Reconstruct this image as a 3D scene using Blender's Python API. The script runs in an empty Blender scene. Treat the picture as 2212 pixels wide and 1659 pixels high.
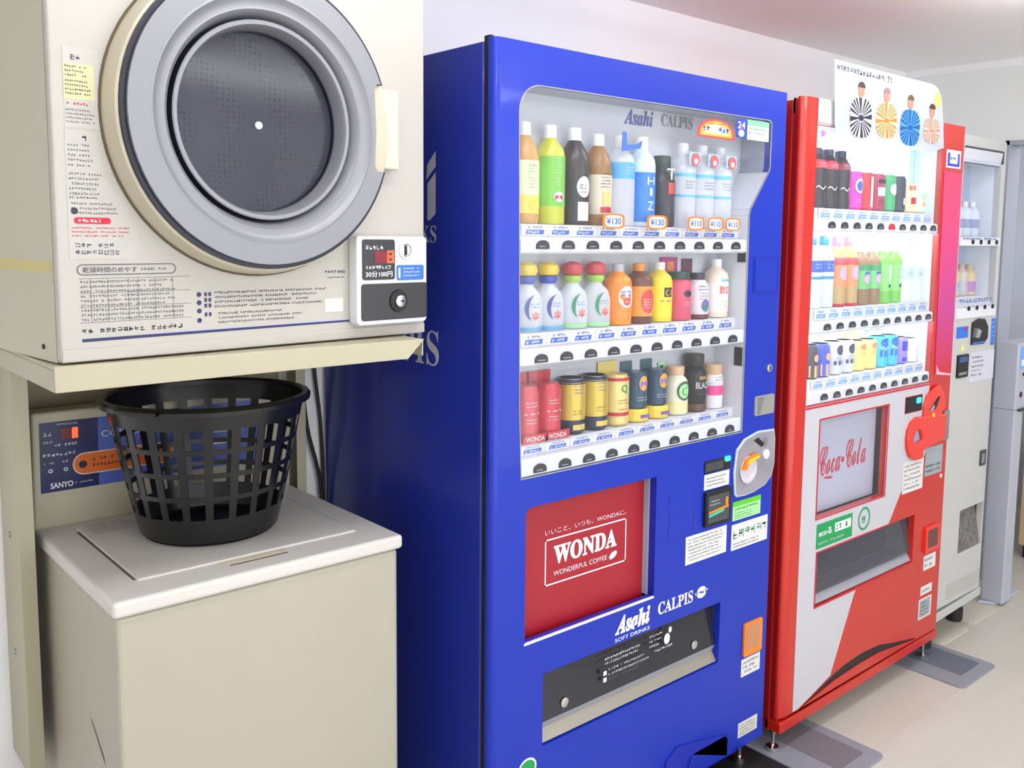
import bpy, math, random
from mathutils import Vector, Matrix, geometry

SC = bpy.context.scene
COL = SC.collection
PI = math.pi

# ------------------------------------------------------------------ camera
F_PX, PITCH, YAW, ROLL, CX, CY = 1998.8, 0.1056, 0.8380, 0.0131, 1187.4, 722.05
fw = Vector((math.cos(PITCH)*math.cos(YAW), math.cos(PITCH)*math.sin(YAW), -math.sin(PITCH)))
rt = fw.cross(Vector((0, 0, 1))).normalized()
up = rt.cross(fw)
r2 = rt*math.cos(ROLL) + up*math.sin(ROLL)
u2 = up*math.cos(ROLL) - rt*math.sin(ROLL)
cam = bpy.data.cameras.new('camera')
cam.sensor_width = 36.0
cam.lens = F_PX*36.0/2212.0
cam.shift_x = (1106.0-CX)/2212.0
cam.shift_y = (CY-829.5)/2212.0
cam.clip_start = 0.05
cam_o = bpy.data.objects.new('camera', cam)
m = Matrix((r2, u2, -fw)).transposed().to_4x4()
m.translation = Vector((0, -1.4, 1.4569))
cam_o.matrix_world = m
COL.objects.link(cam_o)
SC.camera = cam_o

# ------------------------------------------------------------------ world, exposure
W = bpy.data.worlds.new('world')
SC.world = W
W.use_nodes = True
W.node_tree.nodes['Background'].inputs[0].default_value = (0.97, 0.98, 1.0, 1)
W.node_tree.nodes['Background'].inputs[1].default_value = 2.5      # fill daylight, let in by the added front window
SC.view_settings.view_transform = 'Standard'
SC.view_settings.look = 'None'
SC.view_settings.gamma = 1.0
SC.view_settings.use_curve_mapping = False
SC.view_settings.exposure = 0.18
CEIL_LAMP = 16.0          # emission of the ceiling lamp diffusers
DISPLAY_LAMP = 10.0       # lamps inside the display windows
SC.cycles.max_bounces = 8
SC.cycles.transparent_max_bounces = 12

# ------------------------------------------------------------------ materials
MATS = {}
def lin(c):
    return tuple(((v/255.0)/12.92 if v/255.0 <= 0.04045 else ((v/255.0+0.055)/1.055)**2.4) for v in c)

def mat(name, rgb=(200, 200, 200), rough=0.5, metal=0.0, coat=0.0, emit=0.0, noise=0.0, nscale=6.0, bump=0.0, bscale=60.0, spec=0.5):
    if name in MATS: return MATS[name]
    m = bpy.data.materials.new(name); m.use_nodes = True
    nt = m.node_tree; b = nt.nodes['Principled BSDF']
    c = lin(rgb)
    b.inputs['Base Color'].default_value = (*c, 1)
    b.inputs['Roughness'].default_value = rough
    b.inputs['Metallic'].default_value = metal
    b.inputs['Coat Weight'].default_value = coat
    b.inputs['Coat Roughness'].default_value = 0.06
    b.inputs['Specular IOR Level'].default_value = spec
    if emit:
        b.inputs['Emission Color'].default_value = (*c, 1)
        b.inputs['Emission Strength'].default_value = emit
    if noise or bump:
        tc = nt.nodes.new('ShaderNodeTexCoord')
        if noise:
            n = nt.nodes.new('ShaderNodeTexNoise'); n.inputs['Scale'].default_value = nscale; n.inputs['Detail'].default_value = 4
            nt.links.new(tc.outputs['Object'], n.inputs['Vector'])
            r = nt.nodes.new('ShaderNodeValToRGB')
            r.color_ramp.elements[0].position = 0.3; r.color_ramp.elements[1].position = 0.7
            r.color_ramp.elements[0].color = (*[v*(1-noise) for v in c], 1)
            r.color_ramp.elements[1].color = (*[min(1, v*(1+noise)) for v in c], 1)
            nt.links.new(n.outputs['Fac'], r.inputs['Fac']); nt.links.new(r.outputs['Color'], b.inputs['Base Color'])
        if bump:
            n = nt.nodes.new('ShaderNodeTexNoise'); n.inputs['Scale'].default_value = bscale; n.inputs['Detail'].default_value = 3
            nt.links.new(tc.outputs['Object'], n.inputs['Vector'])
            bp = nt.nodes.new('ShaderNodeBump'); bp.inputs['Strength'].default_value = bump; bp.inputs['Distance'].default_value = 0.002
            nt.links.new(n.outputs['Fac'], bp.inputs['Height']); nt.links.new(bp.outputs['Normal'], b.inputs['Normal'])
    MATS[name] = m
    return m

def glass(name, tint=(255, 255, 255), refl=1.0, rough=0.02, veil=0.0):
    m = bpy.data.materials.new(name); m.use_nodes = True
    nt = m.node_tree; nt.nodes.remove(nt.nodes['Principled BSDF'])
    out = nt.nodes['Material Output']
    t = nt.nodes.new('ShaderNodeBsdfTransparent'); t.inputs[0].default_value = (*lin(tint), 1)
    g = nt.nodes.new('ShaderNodeBsdfGlossy'); g.inputs['Roughness'].default_value = rough
    lw = nt.nodes.new('ShaderNodeLayerWeight'); lw.inputs[0].default_value = 0.5     # Schlick reflectance, same from both sides
    pw_ = nt.nodes.new('ShaderNodeMath'); pw_.operation = 'POWER'; pw_.inputs[1].default_value = 4.0
    nt.links.new(lw.outputs['Facing'], pw_.inputs[0])
    mu = nt.nodes.new('ShaderNodeMath'); mu.operation = 'MULTIPLY_ADD'; mu.inputs[1].default_value = 0.9*refl; mu.inputs[2].default_value = 0.045*refl
    mu.use_clamp = True
    nt.links.new(pw_.outputs[0], mu.inputs[0])
    mx = nt.nodes.new('ShaderNodeMixShader')
    nt.links.new(mu.outputs[0], mx.inputs[0]); nt.links.new(t.outputs[0], mx.inputs[1]); nt.links.new(g.outputs[0], mx.inputs[2])
    last = mx
    if veil:
        d = nt.nodes.new('ShaderNodeBsdfDiffuse'); d.inputs[0].default_value = (*lin(tint), 1)
        m2 = nt.nodes.new('ShaderNodeMixShader'); m2.inputs[0].default_value = veil
        nt.links.new(mx.outputs[0], m2.inputs[1]); nt.links.new(d.outputs[0], m2.inputs[2]); last = m2
    nt.links.new(last.outputs[0], out.inputs['Surface'])
    MATS[name] = m
    return m

BLUE = mat('blue_enamel', (14, 46, 168), 0.33, coat=0.16, spec=0.35)
BLUES = mat('blue_side_paint', (27, 44, 148), 0.32, coat=0.25)
BLUED = mat('blue_recess', (22, 40, 160), 0.4)
BLACK = mat('black_plastic', (18, 18, 20), 0.45)
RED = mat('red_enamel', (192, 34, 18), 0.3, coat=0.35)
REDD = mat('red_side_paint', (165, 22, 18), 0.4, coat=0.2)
WHITE = mat('white_plastic', (220, 222, 226), 0.4)
WHITEP = mat('white_panel', (192, 192, 197), 0.35, coat=0.2)
PAPER = mat('white_paper', (214, 214, 211), 0.7)
DPAPER = mat('pale_label', (182, 180, 172), 0.6)
DINK = mat('label_print', (62, 62, 72), 0.7)
INK = mat('dark_ink', (40, 42, 60), 0.7)
INKG = mat('grey_ink', (105, 106, 114), 0.7)
INKR = mat('red_ink', (205, 40, 60), 0.7)
INKB = mat('blue_ink', (60, 100, 190), 0.7)
INKW = mat('white_ink', (228, 230, 236), 0.6)
NAVY = mat('navy_print', (34, 38, 88), 0.5)
SEALN = mat('seal_navy', (16, 18, 40), 0.4)
CREAM = mat('cream_enamel', (184, 179, 156), 0.38, noise=0.02, nscale=3)
CREAMD = mat('cream_front', (178, 175, 165), 0.38, noise=0.015, nscale=3)
CREAML = mat('cream_plastic', (210, 207, 199), 0.42, bump=0.15, bscale=400)
CREAMR = mat('ivory_ring', (192, 184, 160), 0.3)
SHELFM = mat('shelf_enamel', (176, 170, 144), 0.42, noise=0.03, nscale=5)
SILVER = mat('silver_plastic', (132, 133, 138), 0.38, metal=0.25)
CHROME = mat('chrome', (215, 215, 215), 0.18, metal=1.0)
STEEL = mat('brushed_steel', (170, 172, 172), 0.35, metal=0.8)
GREYP = mat('grey_plastic', (150, 152, 158), 0.5)
DGREY = mat('dark_grey_plastic', (62, 63, 68), 0.45)
DISPB = mat('display_backboard', (205, 208, 212), 0.5)
GREYW = mat('grey_wall_panel', (165, 170, 182), 0.4)
ORANGE = mat('orange_plastic', (235, 130, 20), 0.4)
YELLOW = mat('yellow_plastic', (240, 190, 20), 0.4)
GREEN = mat('green_print', (20, 150, 80), 0.5)
LGREEN = mat('light_green_print', (160, 225, 150), 0.5)
LIME = mat('lime_print', (90, 195, 40), 0.5)
REDP = mat('red_print', (190, 30, 50), 0.32)
WONDAR = mat('wonda_red_panel', (160, 22, 38), 0.35, bump=0.3, bscale=300)
LEDR = mat('red_digits', (255, 60, 30), 0.5, emit=3.0)
LEDG = mat('green_lamp', (40, 235, 190), 0.5, emit=3.0)
PANE = glass('window_pane', (250, 252, 255), 1.0, veil=.025)  # veil puts the haze of the reflected room into the pane colour
PANER = glass('lit_window_pane', (252, 254, 255), 1.0, veil=.03)  # same painted haze, over the bright rows
CLEARP = glass('clear_bottle_plastic', (250, 253, 255), 1.0, 0.08, veil=0.45)
DARKP = glass('smoked_flap', (120, 122, 132), 1.6, 0.10, veil=0.30)
BOARDP = glass('poster_acrylic', (184, 190, 200), 0.8, 0.1, veil=0.8)

# ------------------------------------------------------------------ mesh helpers
class MB:
    def __init__(s, m=None):
        s.v = []; s.f = []; s.fm = []; s.mats = []; s.cur = 0
        if m: s.use(m)
    def use(s, m):
        if m not in s.mats: s.mats.append(m)
        s.cur = s.mats.index(m); return s
    def add(s, vs, fs):
        o = len(s.v); s.v += [tuple(v) for v in vs]
        for f in fs: s.f.append([i+o for i in f]); s.fm.append(s.cur)
        return s
    def box(s, x0, x1, y0, y1, z0, z1):
        v = [(x, y, z) for z in (z0, z1) for y in (y0, y1) for x in (x0, x1)]
        return s.add(v, [(0,2,3,1), (4,5,7,6), (0,1,5,4), (2,6,7,3), (0,4,6,2), (1,3,7,5)])
    def rbox(s, x0, x1, y0, y1, z0, z1, r, axis='Y', seg=5):
        """box whose outline seen along axis has rounded corners"""
        if axis == 'Y': return s.prism([rrect(x0, x1, z0, z1, r, seg)], y0, y1, 'Y')
        if axis == 'Z': return s.prism([rrect(x0, x1, y0, y1, r, seg)], z0, z1, 'Z')
        return s.prism([rrect(y0, y1, z0, z1, r, seg)], x0, x1, 'X')
    def prism(s, loops, a, b, axis='Y'):
        def P(p, t):
            if axis == 'Y': return (p[0], t, p[1])
            if axis == 'X': return (t, p[0], p[1])
            return (p[0], p[1], t)
        fixed = []
        for i, L in enumerate(loops):
            ar = sum(L[k][0]*L[(k+1) % len(L)][1]-L[(k+1) % len(L)][0]*L[k][1] for k in range(len(L)))
            ccw = ar > 0
            if (i == 0) != ccw: L = L[::-1]
            fixed.append(list(L))
        flat = [p for L in fixed for p in L]
        if len(fixed) == 1 and convex(fixed[0]):
            tris = [tuple(range(len(flat)))]
        else:
            tris = geometry.tessellate_polygon([[Vector((p[0], p[1], 0)) for p in L] for L in fixed])
            out = []
            for t in tris:
                A, B, Cc = (flat[i] for i in t)
                ar = (B[0]-A[0])*(Cc[1]-A[1])-(Cc[0]-A[0])*(B[1]-A[1])
                if abs(ar) < 1e-12: continue
                out.append(t if ar > 0 else t[::-1])
            tris = out
        n = len(flat)
        vs = [P(p, a) for p in flat] + [P(p, b) for p in flat]
        # face orientation: along Y, (x,z) ccw seen from -Y ; a is the -Y side
        flip = axis != 'Y'
        fs = []
        for t in tris:
            t = tuple(t)
            fs.append(t if not flip else t[::-1])
            tb = tuple(i+n for i in t)
            fs.append(tb[::-1] if not flip else tb)
        o = 0
        for L in fixed:
            k = len(L)
            for i in range(k):
                j = (i+1) % k
                q = (o+i, o+i+n, o+j+n, o+j)
                fs.append(q if not flip else q[::-1])
            o += k
        return s.add(vs, fs)
    def sheet(s, L, y):
        tr = geometry.tessellate_polygon([[Vector((p[0], p[1], 0)) for p in L]])
        out = []
        for t in tr:
            A, B, Cc = (L[i] for i in t)
            out.append(tuple(t) if (B[0]-A[0])*(Cc[1]-A[1])-(Cc[0]-A[0])*(B[1]-A[1]) > 0 else tuple(t)[::-1])
        return s.add([(p[0], y, p[1]) for p in L], out)
    def face(s, pts): return s.add(pts, [tuple(range(len(pts)))])
    def lathe(s, prof, cx=0, cy=0, cz=0, seg=24, axis='Z', capb=True, capt=True):
        vs = []; fs = []
        for r, h in prof:
            for k in range(seg):
                a = 2*PI*k/seg
                c, d = r*math.cos(a), r*math.sin(a)
                if axis == 'Z': vs.append((cx+c, cy+d, cz+h))
                elif axis == 'Y': vs.append((cx+c, cy+h, cz+d))
                else: vs.append((cx+h, cy+c, cz+d))
        for i in range(len(prof)-1):
            for k in range(seg):
                j = (k+1) % seg
                q = (i*seg+k, i*seg+j, (i+1)*seg+j, (i+1)*seg+k)
                fs.append(q if axis != 'Y' else q[::-1])
        if capb: fs.append(tuple(range(seg))[::-1] if axis != 'Y' else tuple(range(seg)))
        if capt:
            t = tuple((len(prof)-1)*seg+k for k in range(seg)); fs.append(t if axis != 'Y' else t[::-1])
        return s.add(vs, fs)
    def tube(s, pts, r, seg=8):
        pts = [Vector(p) for p in pts]
        vs = []; fs = []
        for i, p in enumerate(pts):
            d = (pts[min(i+1, len(pts)-1)]-pts[max(i-1, 0)]).normalized()
            a = d.orthogonal().normalized() if i == 0 else (a - d*a.dot(d)).normalized()
            b = d.cross(a)
            for k in range(seg):
                t = 2*PI*k/seg; vs.append(p+a*r*math.cos(t)+b*r*math.sin(t))
        for i in range(len(pts)-1):
            for k in range(seg):
                j = (k+1) % seg; fs.append((i*seg+k, i*seg+j, (i+1)*seg+j, (i+1)*seg+k))
        fs.append(tuple(range(seg))[::-1]); fs.append(tuple((len(pts)-1)*seg+k for k in range(seg)))
        return s.add(vs, fs)
    def text(s, txt, fn, w=None, h=None, bold=0.0):
        """fn maps (u,v) of a w x h box (origin lower left) to a point"""
        V, Fs = text_geo(txt, bold)
        x0 = min(p[0] for p in V); x1 = max(p[0] for p in V); y0 = min(p[1] for p in V); y1 = max(p[1] for p in V)
        sx = w/(x1-x0) if w else None; sy = h/(y1-y0) if h else None
        sx = sx or sy; sy = sy or sx
        return s.add([fn((p[0]-x0)*sx, (p[1]-y0)*sy) for p in V], Fs)
    def textf(s, txt, x, z, y, w=None, h=None, bold=0.0, slope=0.0):
        """text on a plane facing -Y, lower left corner at (x, z)"""
        return s.text(txt, lambda u, v: (x+u, y, z+v+u*slope), w, h, bold)
    def scrib(s, x0, x1, z0, z1, rows, y, seed=1, fill=0.55, ragged=0.2, fn=None):
        """rows of small strokes standing for print too fine to read in the photo"""
        rnd = random.Random(seed); fn = fn or (lambda a, b: (a, y, b))
        rh = (z1-z0)/rows
        for r in range(rows):
            ch = rh*fill; zb = z1-rh*(r+1)+rh*(1-fill)/2
            x = x0; xe = x1-(x1-x0)*ragged*rnd.random()
            while x < xe-ch*0.8:
                t = ch*0.13
                if rnd.random() > 0.08:
                    for k in range(3):
                        zz = zb+rnd.random()*ch*0.8
                        a, b = x+ch*0.05, x+ch*(0.5+0.35*rnd.random())
                        s.face([fn(a, zz), fn(b, zz), fn(b, zz+t), fn(a, zz+t)])
                    for k in range(1+int(rnd.random()*2.2)):
                        xx = x+rnd.random()*ch*0.75; za = zb+rnd.random()*ch*0.3
                        s.face([fn(xx, za), fn(xx+t, za), fn(xx+t, zb+ch*(.7+.3*rnd.random())), fn(xx, zb+ch*(.7+.3*rnd.random()))])
                x += ch
        return s
    def dashes(s, x0, x1, z0, z1, rows, y, seed=1, fn=None):
        rnd = random.Random(seed); fn = fn or (lambda a, b: (a, y, b))
        rh = (z1-z0)/rows
        for r in range(rows):
            zb = z1-rh*(r+0.75)
            xe = x1-(x1-x0)*0.25*rnd.random()
            s.face([fn(x0, zb), fn(xe, zb), fn(xe, zb+rh*0.4), fn(x0, zb+rh*0.4)])
        return s

def convex(L):
    n = len(L)
    for i in range(n):
        a, b, c = L[i], L[(i+1) % n], L[(i+2) % n]
        if (b[0]-a[0])*(c[1]-b[1])-(b[1]-a[1])*(c[0]-b[0]) < -1e-9: return False
    return True

def rrect(x0, x1, z0, z1, r, seg=5):
    L = []
    for cx, cz, a0 in ((x1-r, z0+r, -PI/2), (x1-r, z1-r, 0), (x0+r, z1-r, PI/2), (x0+r, z0+r, PI)):
        for k in range(seg+1):
            a = a0+PI/2*k/seg; L.append((cx+r*math.cos(a), cz+r*math.sin(a)))
    return L

def arc(cx, cz, r, a0, a1, n):
    return [(cx+r*math.cos(a0+(a1-a0)*k/n), cz+r*math.sin(a0+(a1-a0)*k/n)) for k in range(n+1)]

TG = {}
def text_geo(t, bold):
    k = (t, bold)
    if k not in TG:
        c = bpy.data.curves.new('t', 'FONT'); c.body = t; c.size = 1; c.resolution_u = 3; c.offset = bold
        o = bpy.data.objects.new('t', c); me = bpy.data.meshes.new_from_object(o)
        TG[k] = ([tuple(v.co[:2]) for v in me.vertices], [tuple(p.vertices) for p in me.polygons])
        bpy.data.objects.remove(o); bpy.data.curves.remove(c); bpy.data.meshes.remove(me)
    return TG[k]

def thing(name, label, cat, loc=(0, 0, 0), rot=0.0, group=None):
    o = bpy.data.objects.new(name, None); o.empty_display_size = 0.05
    o.location = loc; o.rotation_euler = (0, 0, rot)
    o['label'] = label; o['category'] = cat
    if group: o['group'] = group
    COL.objects.link(o); return o

def build(name, mb, parent=None, local=False, smooth=False, bevel=0.0, label=None, root=None, seg=2):
    """one mesh object; vertices are given in world metres and moved into the root's frame unless local"""
    me = bpy.data.meshes.new(name)
    vs = mb.v
    rr = root or parent
    while rr is not None and rr.parent is not None: rr = rr.parent
    if rr is not None and not local:
        L = rr.location; c, d = math.cos(-rr.rotation_euler.z), math.sin(-rr.rotation_euler.z)
        vs = [((x-L.x)*c-(y-L.y)*d, (x-L.x)*d+(y-L.y)*c, z-L.z) for x, y, z in vs]
    me.from_pydata([tuple(v) for v in vs], [], mb.f)
    for m_ in mb.mats: me.materials.append(m_)
    me.polygons.foreach_set('material_index', mb.fm)
    if smooth:
        me.polygons.foreach_set('use_smooth', [True]*len(me.polygons))
        me.set_sharp_from_angle(angle=math.radians(40))
    me.update()
    o = bpy.data.objects.new(name, me); COL.objects.link(o)
    if parent is not None: o.parent = parent
    if bevel:
        b = o.modifiers.new('bevel', 'BEVEL'); b.width = bevel; b.segments = seg; b.limit_method = 'ANGLE'; b.angle_limit = math.radians(50)
        b.harden_normals = False
    if label: o['label'] = label
    return o

def tagm(o, label, cat, group=None):
    o['label'] = label; o['category'] = cat
    if group: o['group'] = group
    return o

def struct(name, mb, **k):
    o = build(name, mb, **k); o['kind'] = 'structure'; return o

def clone(o, parent, loc=None):
    c = o.copy(); COL.objects.link(c); c.parent = parent
    if loc is not None: c.location = loc
    return c

# ------------------------------------------------------------------ room
wallm = mat('wall_paint', (248, 248, 249), 0.75, bump=0.12, bscale=250)
farm = mat('far_wall_paint', (238, 241, 239), 0.8, bump=0.1, bscale=250)
hallm = mat('hall_wall_paint', (205, 208, 216), 0.7, bump=0.1, bscale=250)
ceilm = mat('ceiling_paint', (248, 245, 245), 0.85, bump=0.1, bscale=200)

def floor_material():
    m = bpy.data.materials.new('vinyl_floor'); m.use_nodes = True
    nt = m.node_tree; b = nt.nodes['Principled BSDF']; b.inputs['Roughness'].default_value = 0.42
    tc = nt.nodes.new('ShaderNodeTexCoord'); mp = nt.nodes.new('ShaderNodeMapping')
    mp.inputs['Scale'].default_value = (1.2, 7.0, 1)
    n = nt.nodes.new('ShaderNodeTexNoise'); n.inputs['Scale'].default_value = 1.6; n.inputs['Detail'].default_value = 6
    br = nt.nodes.new('ShaderNodeTexBrick')
    br.inputs['Scale'].default_value = 1.0; br.inputs['Mortar Size'].default_value = 0.0012
    br.inputs['Brick Width'].default_value = 0.92; br.inputs['Row Height'].default_value = 0.16
    br.inputs['Color1'].default_value = (*lin((200, 198, 186)), 1); br.inputs['Color2'].default_value = (*lin((197, 194, 182)), 1)
    br.inputs['Mortar'].default_value = (*lin((191, 188, 175)), 1)
    nt.links.new(tc.outputs['Object'], br.inputs['Vector'])
    nt.links.new(tc.outputs['Object'], mp.inputs['Vector']); nt.links.new(mp.outputs[0], n.inputs['Vector'])
    mx = nt.nodes.new('ShaderNodeMixRGB'); mx.blend_type = 'MULTIPLY'; mx.inputs[0].default_value = 0.35
    rp = nt.nodes.new('ShaderNodeValToRGB'); rp.color_ramp.elements[0].position = 0.3; rp.color_ramp.elements[0].color = (0.86, 0.85, 0.83, 1)
    rp.color_ramp.elements[1].position = 0.65; rp.color_ramp.elements[1].color = (1, 1, 1, 1)
    nt.links.new(n.outputs['Fac'], rp.inputs[0]); nt.links.new(br.outputs['Color'], mx.inputs[1]); nt.links.new(rp.outputs[0], mx.inputs[2])
    nt.links.new(mx.outputs[0], b.inputs['Base Color'])
    return m
FLOOR = floor_material()
XL, XF, YN, YW, ZC = -0.55, 4.0, -2.7, 0.69, 2.203
struct('floor', MB(FLOOR).box(XL-.1, 5.4, YN-.1, YW+.1, -0.05, 0.0))
struct('ceiling', MB(ceilm).box(XL-.1, 5.4, YN-.1, YW+.1, ZC, ZC+0.05))
struct('wall_back', MB(wallm).box(XL-.1, XF, YW, YW+0.1, 0, ZC))
struct('wall_left', MB(wallm).box(XL-.1, XL, YN, YW, 0, ZC))  # unseen; set this close to hold fill light off the left end
struct('wall_front', MB(wallm).prism([[(XL-.1, 0), (5.4, 0), (5.4, ZC), (XL-.1, ZC)], [(-.4, .05), (3.7, .05), (3.7, 2.08), (-.4, 2.08)]], YN-.1, YN))  # unseen window opening, added to raise the ambient light
wf_ = MB(mat('window_aluminium', (170, 172, 176), .35, metal=.6))
for x in (-.4, .62, 1.64, 2.65, 3.66): wf_.box(x, x+.04, YN-.07, YN-.03, .05, 2.08)
wf_.box(-.4, 3.7, YN-.07, YN-.03, .05, .09).box(-.4, 3.7, YN-.07, YN-.03, 2.04, 2.08)
w1 = struct('added_window_1', wf_)
pl_ = bpy.data.lights.new('added_window_portal', 'AREA'); pl_.shape = 'RECTANGLE'; pl_.size = 4.1; pl_.size_y = 2.03; pl_.cycles.is_portal = True
po_ = bpy.data.objects.new('added_window_portal', pl_); po_.location = (1.65, YN-.11, 1.065); po_.rotation_euler = (math.radians(-90), 0, 0); COL.objects.link(po_)
po_.rotation_euler = (math.radians(90), 0, 0)
# far wall with an opening into the hall: solid from y .235 to the corner, header above the opening
struct('wall_far', MB(farm).prism([[(YN, 1.873), (0.235, 1.873), (0.235, 0.0), (YW+.1, 0.0), (YW+.1, ZC), (YN, ZC)]], XF, XF+0.1, 'X'))
struct('wall_hall', MB(hallm).box(5.3, 5.4, YN, YW+.1, 0, ZC))
struct('wall_hall_side', MB(hallm).box(XF+.1, 5.3, YW, YW+0.1, 0, ZC))
struct('trim_opening', MB(GREYW).box(XF-0.008, XF+.108, 0.220, 0.236, 0, 1.873).box(XF-0.008, XF+.108, YN, 0.236, 1.855, 1.873))
struct('trim_cornice', MB(wallm).box(XF-0.012, XF, YN, YW, ZC-0.03, ZC))
struct('baseboard_far', MB(mat('baseboard_vinyl', (170, 160, 145), .6)).box(XF-0.008, XF, 0.236, YW, 0, 0.06))
struct('baseboard_left', MB(mat('baseboard_vinyl')).box(XL, XL+0.008, YN, YW, 0, 0.06))
struct('baseboard_back', MB(mat('baseboard_vinyl')).box(XL, XF, YW-0.008, YW, 0, 0.06))

def ceiling_lamp(x, y, label):
    t = thing('ceiling_light', label, 'ceiling light', (x, y, ZC), 0, 'ceiling lamps along the room')
    build('housing', MB(WHITE).box(x-.64, x+.64, y-.045, y+.045, ZC-.05, ZC), t, bevel=.004)
    for q in (-.06, .06):
        build('tube', MB(mat('lamp_tube', (252, 250, 255), .5, emit=CEIL_LAMP)).lathe([(.016, x-.60), (.016, x+.60)], 0, y+q, ZC-.085, 16, 'X'), t, smooth=True)
    for e in (-.62, .60): build('socket', MB(WHITE).box(x+e, x+e+.02, y-.08, y+.08, ZC-.11, ZC-.045), t)
ceiling_lamp(0.85, -0.5, 'long ceiling light above the laundry machines')
ceiling_lamp(2.45, -0.42, 'long ceiling light above the vending machines')
ceiling_lamp(0.3, -2.1, 'long ceiling light near the front wall opposite the laundry machines')
ceiling_lamp(2.3, -2.1, 'long ceiling light near the front wall opposite the vending machines')
ceiling_lamp(4.65, -0.6, 'long ceiling light in the hall beyond the opening')

# ------------------------------------------------------------------ drinks
def clr(name, rgb=(200, 200, 200), rough=0.3, metal=0.0): return mat(name, rgb, rough, metal)
PET = [(0.90, 0), (1.0, .03), (1.0, .10), (.95, .13), (1.0, .16), (1.0, .60), (.97, .66), (.80, .76), (.55, .83), (.42, .87)]
CANP = [(0.82, 0), (1.0, .05), (1.0, .92), (.84, .985), (.84, 1.0)]
BCAN = [(0.9, 0), (1.0, .03), (1.0, .62), (.9, .72), (.62, .80), (.6, .82)]
SQ = [(0.95, 0), (1.0, .02), (1.0, .68), (.9, .76), (.5, .84), (.42, .87)]
WAIST = [(.95, 0), (1, .04), (1, .2), (.9, .34), (1, .5), (1, .62), (.7, .78), (.42, .87)]

def prof_r(prof, t):
    for (r0, h0), (r1, h1) in zip(prof, prof[1:]):
        if h0 <= t <= h1: return r0+(r1-r0)*((t-h0)/(h1-h0) if h1 > h0 else 0)
    return prof[-1][0]

def drink(x, y, z, h, r, prof, body, cap, bands, label, cat, group, texts=(), name='drink_bottle', capr=.42, caph=(.865, 1.0), seg=20):
    """bands: (t0, t1, material) printed sleeve; texts: (string, t0, height, width, material)"""
    t = thing(name, label, cat, (x, y, z), 0, group)
    p = [(q[0]*r, q[1]*h) for q in prof]
    build('body', MB(body).lathe(p, seg=seg), t, local=True, smooth=True)
    for (a, b, m_) in bands:
        n = 6; pr = []
        for k in range(n+1):
            tt = a+(b-a)*k/n; pr.append((prof_r(prof, tt)*r+.0006, tt*h))
        build('sleeve', MB(m_).lathe(pr, seg=seg, capb=False, capt=False), t, local=True, smooth=True)
    if cap is not None:
        build('cap', MB(cap).lathe([(capr*r, caph[0]*h), (capr*r*1.03, (caph[0]+.01)*h), (capr*r*1.03, (caph[1]-.01)*h), (capr*r*.9, caph[1]*h)], seg=16), t, local=True, smooth=True)
    for (s_, t0, hh, ww, m_) in texts:
        R = max(prof_r(prof, t0), prof_r(prof, min(1, t0+hh/h)))*r+.0016
        ang0 = math.radians(-94)        # print faces the front
        def fn(u, v, R=R, t0=t0, ww=ww):
            a = ang0+(u-ww/2)/R
            return (R*math.cos(a), R*math.sin(a), t0*h+v)
        mb = MB(m_)
        if s_ == '#':
            mb.scrib(0, ww, 0, hh, max(1, int(hh/.006)), 0, seed=int(x*1000), fn=fn)
        elif s_ == 'o':
            n = 16; mb.add([fn(ww/2, hh/2)]+[fn(ww/2+ww/2*math.cos(2*PI*k/n), hh/2+hh/2*math.sin(2*PI*k/n)) for k in range(n)], [(0, 1+k, 1+(k+1) % n) for k in range(n)])
        elif s_ == 'swoosh':
            n = 10; pts = []
            for k in range(n+1):
                a = PI*0.55+PI*0.8*k/n; w_ = math.sin(PI*k/n)*.16+.02
                pts.append(((ww*.5+ww*.5*math.cos(a)), (hh*.5+hh*.5*math.sin(a)), w_))
            mb.add([fn(p_[0], p_[1]) for p_ in pts]+[fn(p_[0]+ww*p_[2], p_[1]) for p_ in pts], [(k, k+1, n+2+k, n+1+k) for k in range(n)])
        elif s_ == 'rect':
            mb.add([fn(0, 0), fn(ww/2, 0), fn(ww, 0), fn(ww, hh), fn(ww/2, hh), fn(0, hh)], [(0, 1, 4, 5), (1, 2, 3, 4)])
        elif s_ == 'wave':
            n = 12; mb.add([fn(ww*k/n, hh*.5+hh*.3*math.sin(k*.9)) for k in range(n+1)]+[fn(ww*k/n, hh*.5+hh*.3*math.sin(k*.9)+hh*.3) for k in range(n+1)], [(k, k+1, n+2+k, n+1+k) for k in range(n)])
        else:
            mb.text(s_, fn, ww, hh, .01)
        build('print', mb, t, local=True)
    return t

# ------------------------------------------------------------------ display window helpers
def button_mesh(mb, x, y, z, w=.034, h=.0175):
    """arched dark push button, centre (x,z), face y"""
    L = [(x-w/2, z-h/2), (x+w/2, z-h/2)]+arc(x, z-h*.05, w*.5, .25, PI-.25, 7)
    L = [(px, z-h/2+(pz-(z-h/2))*(h/(max(q[1] for q in L)-(z-h/2)))) for px, pz in L]
    return mb.prism([L], y-.004, y+.004)

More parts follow.
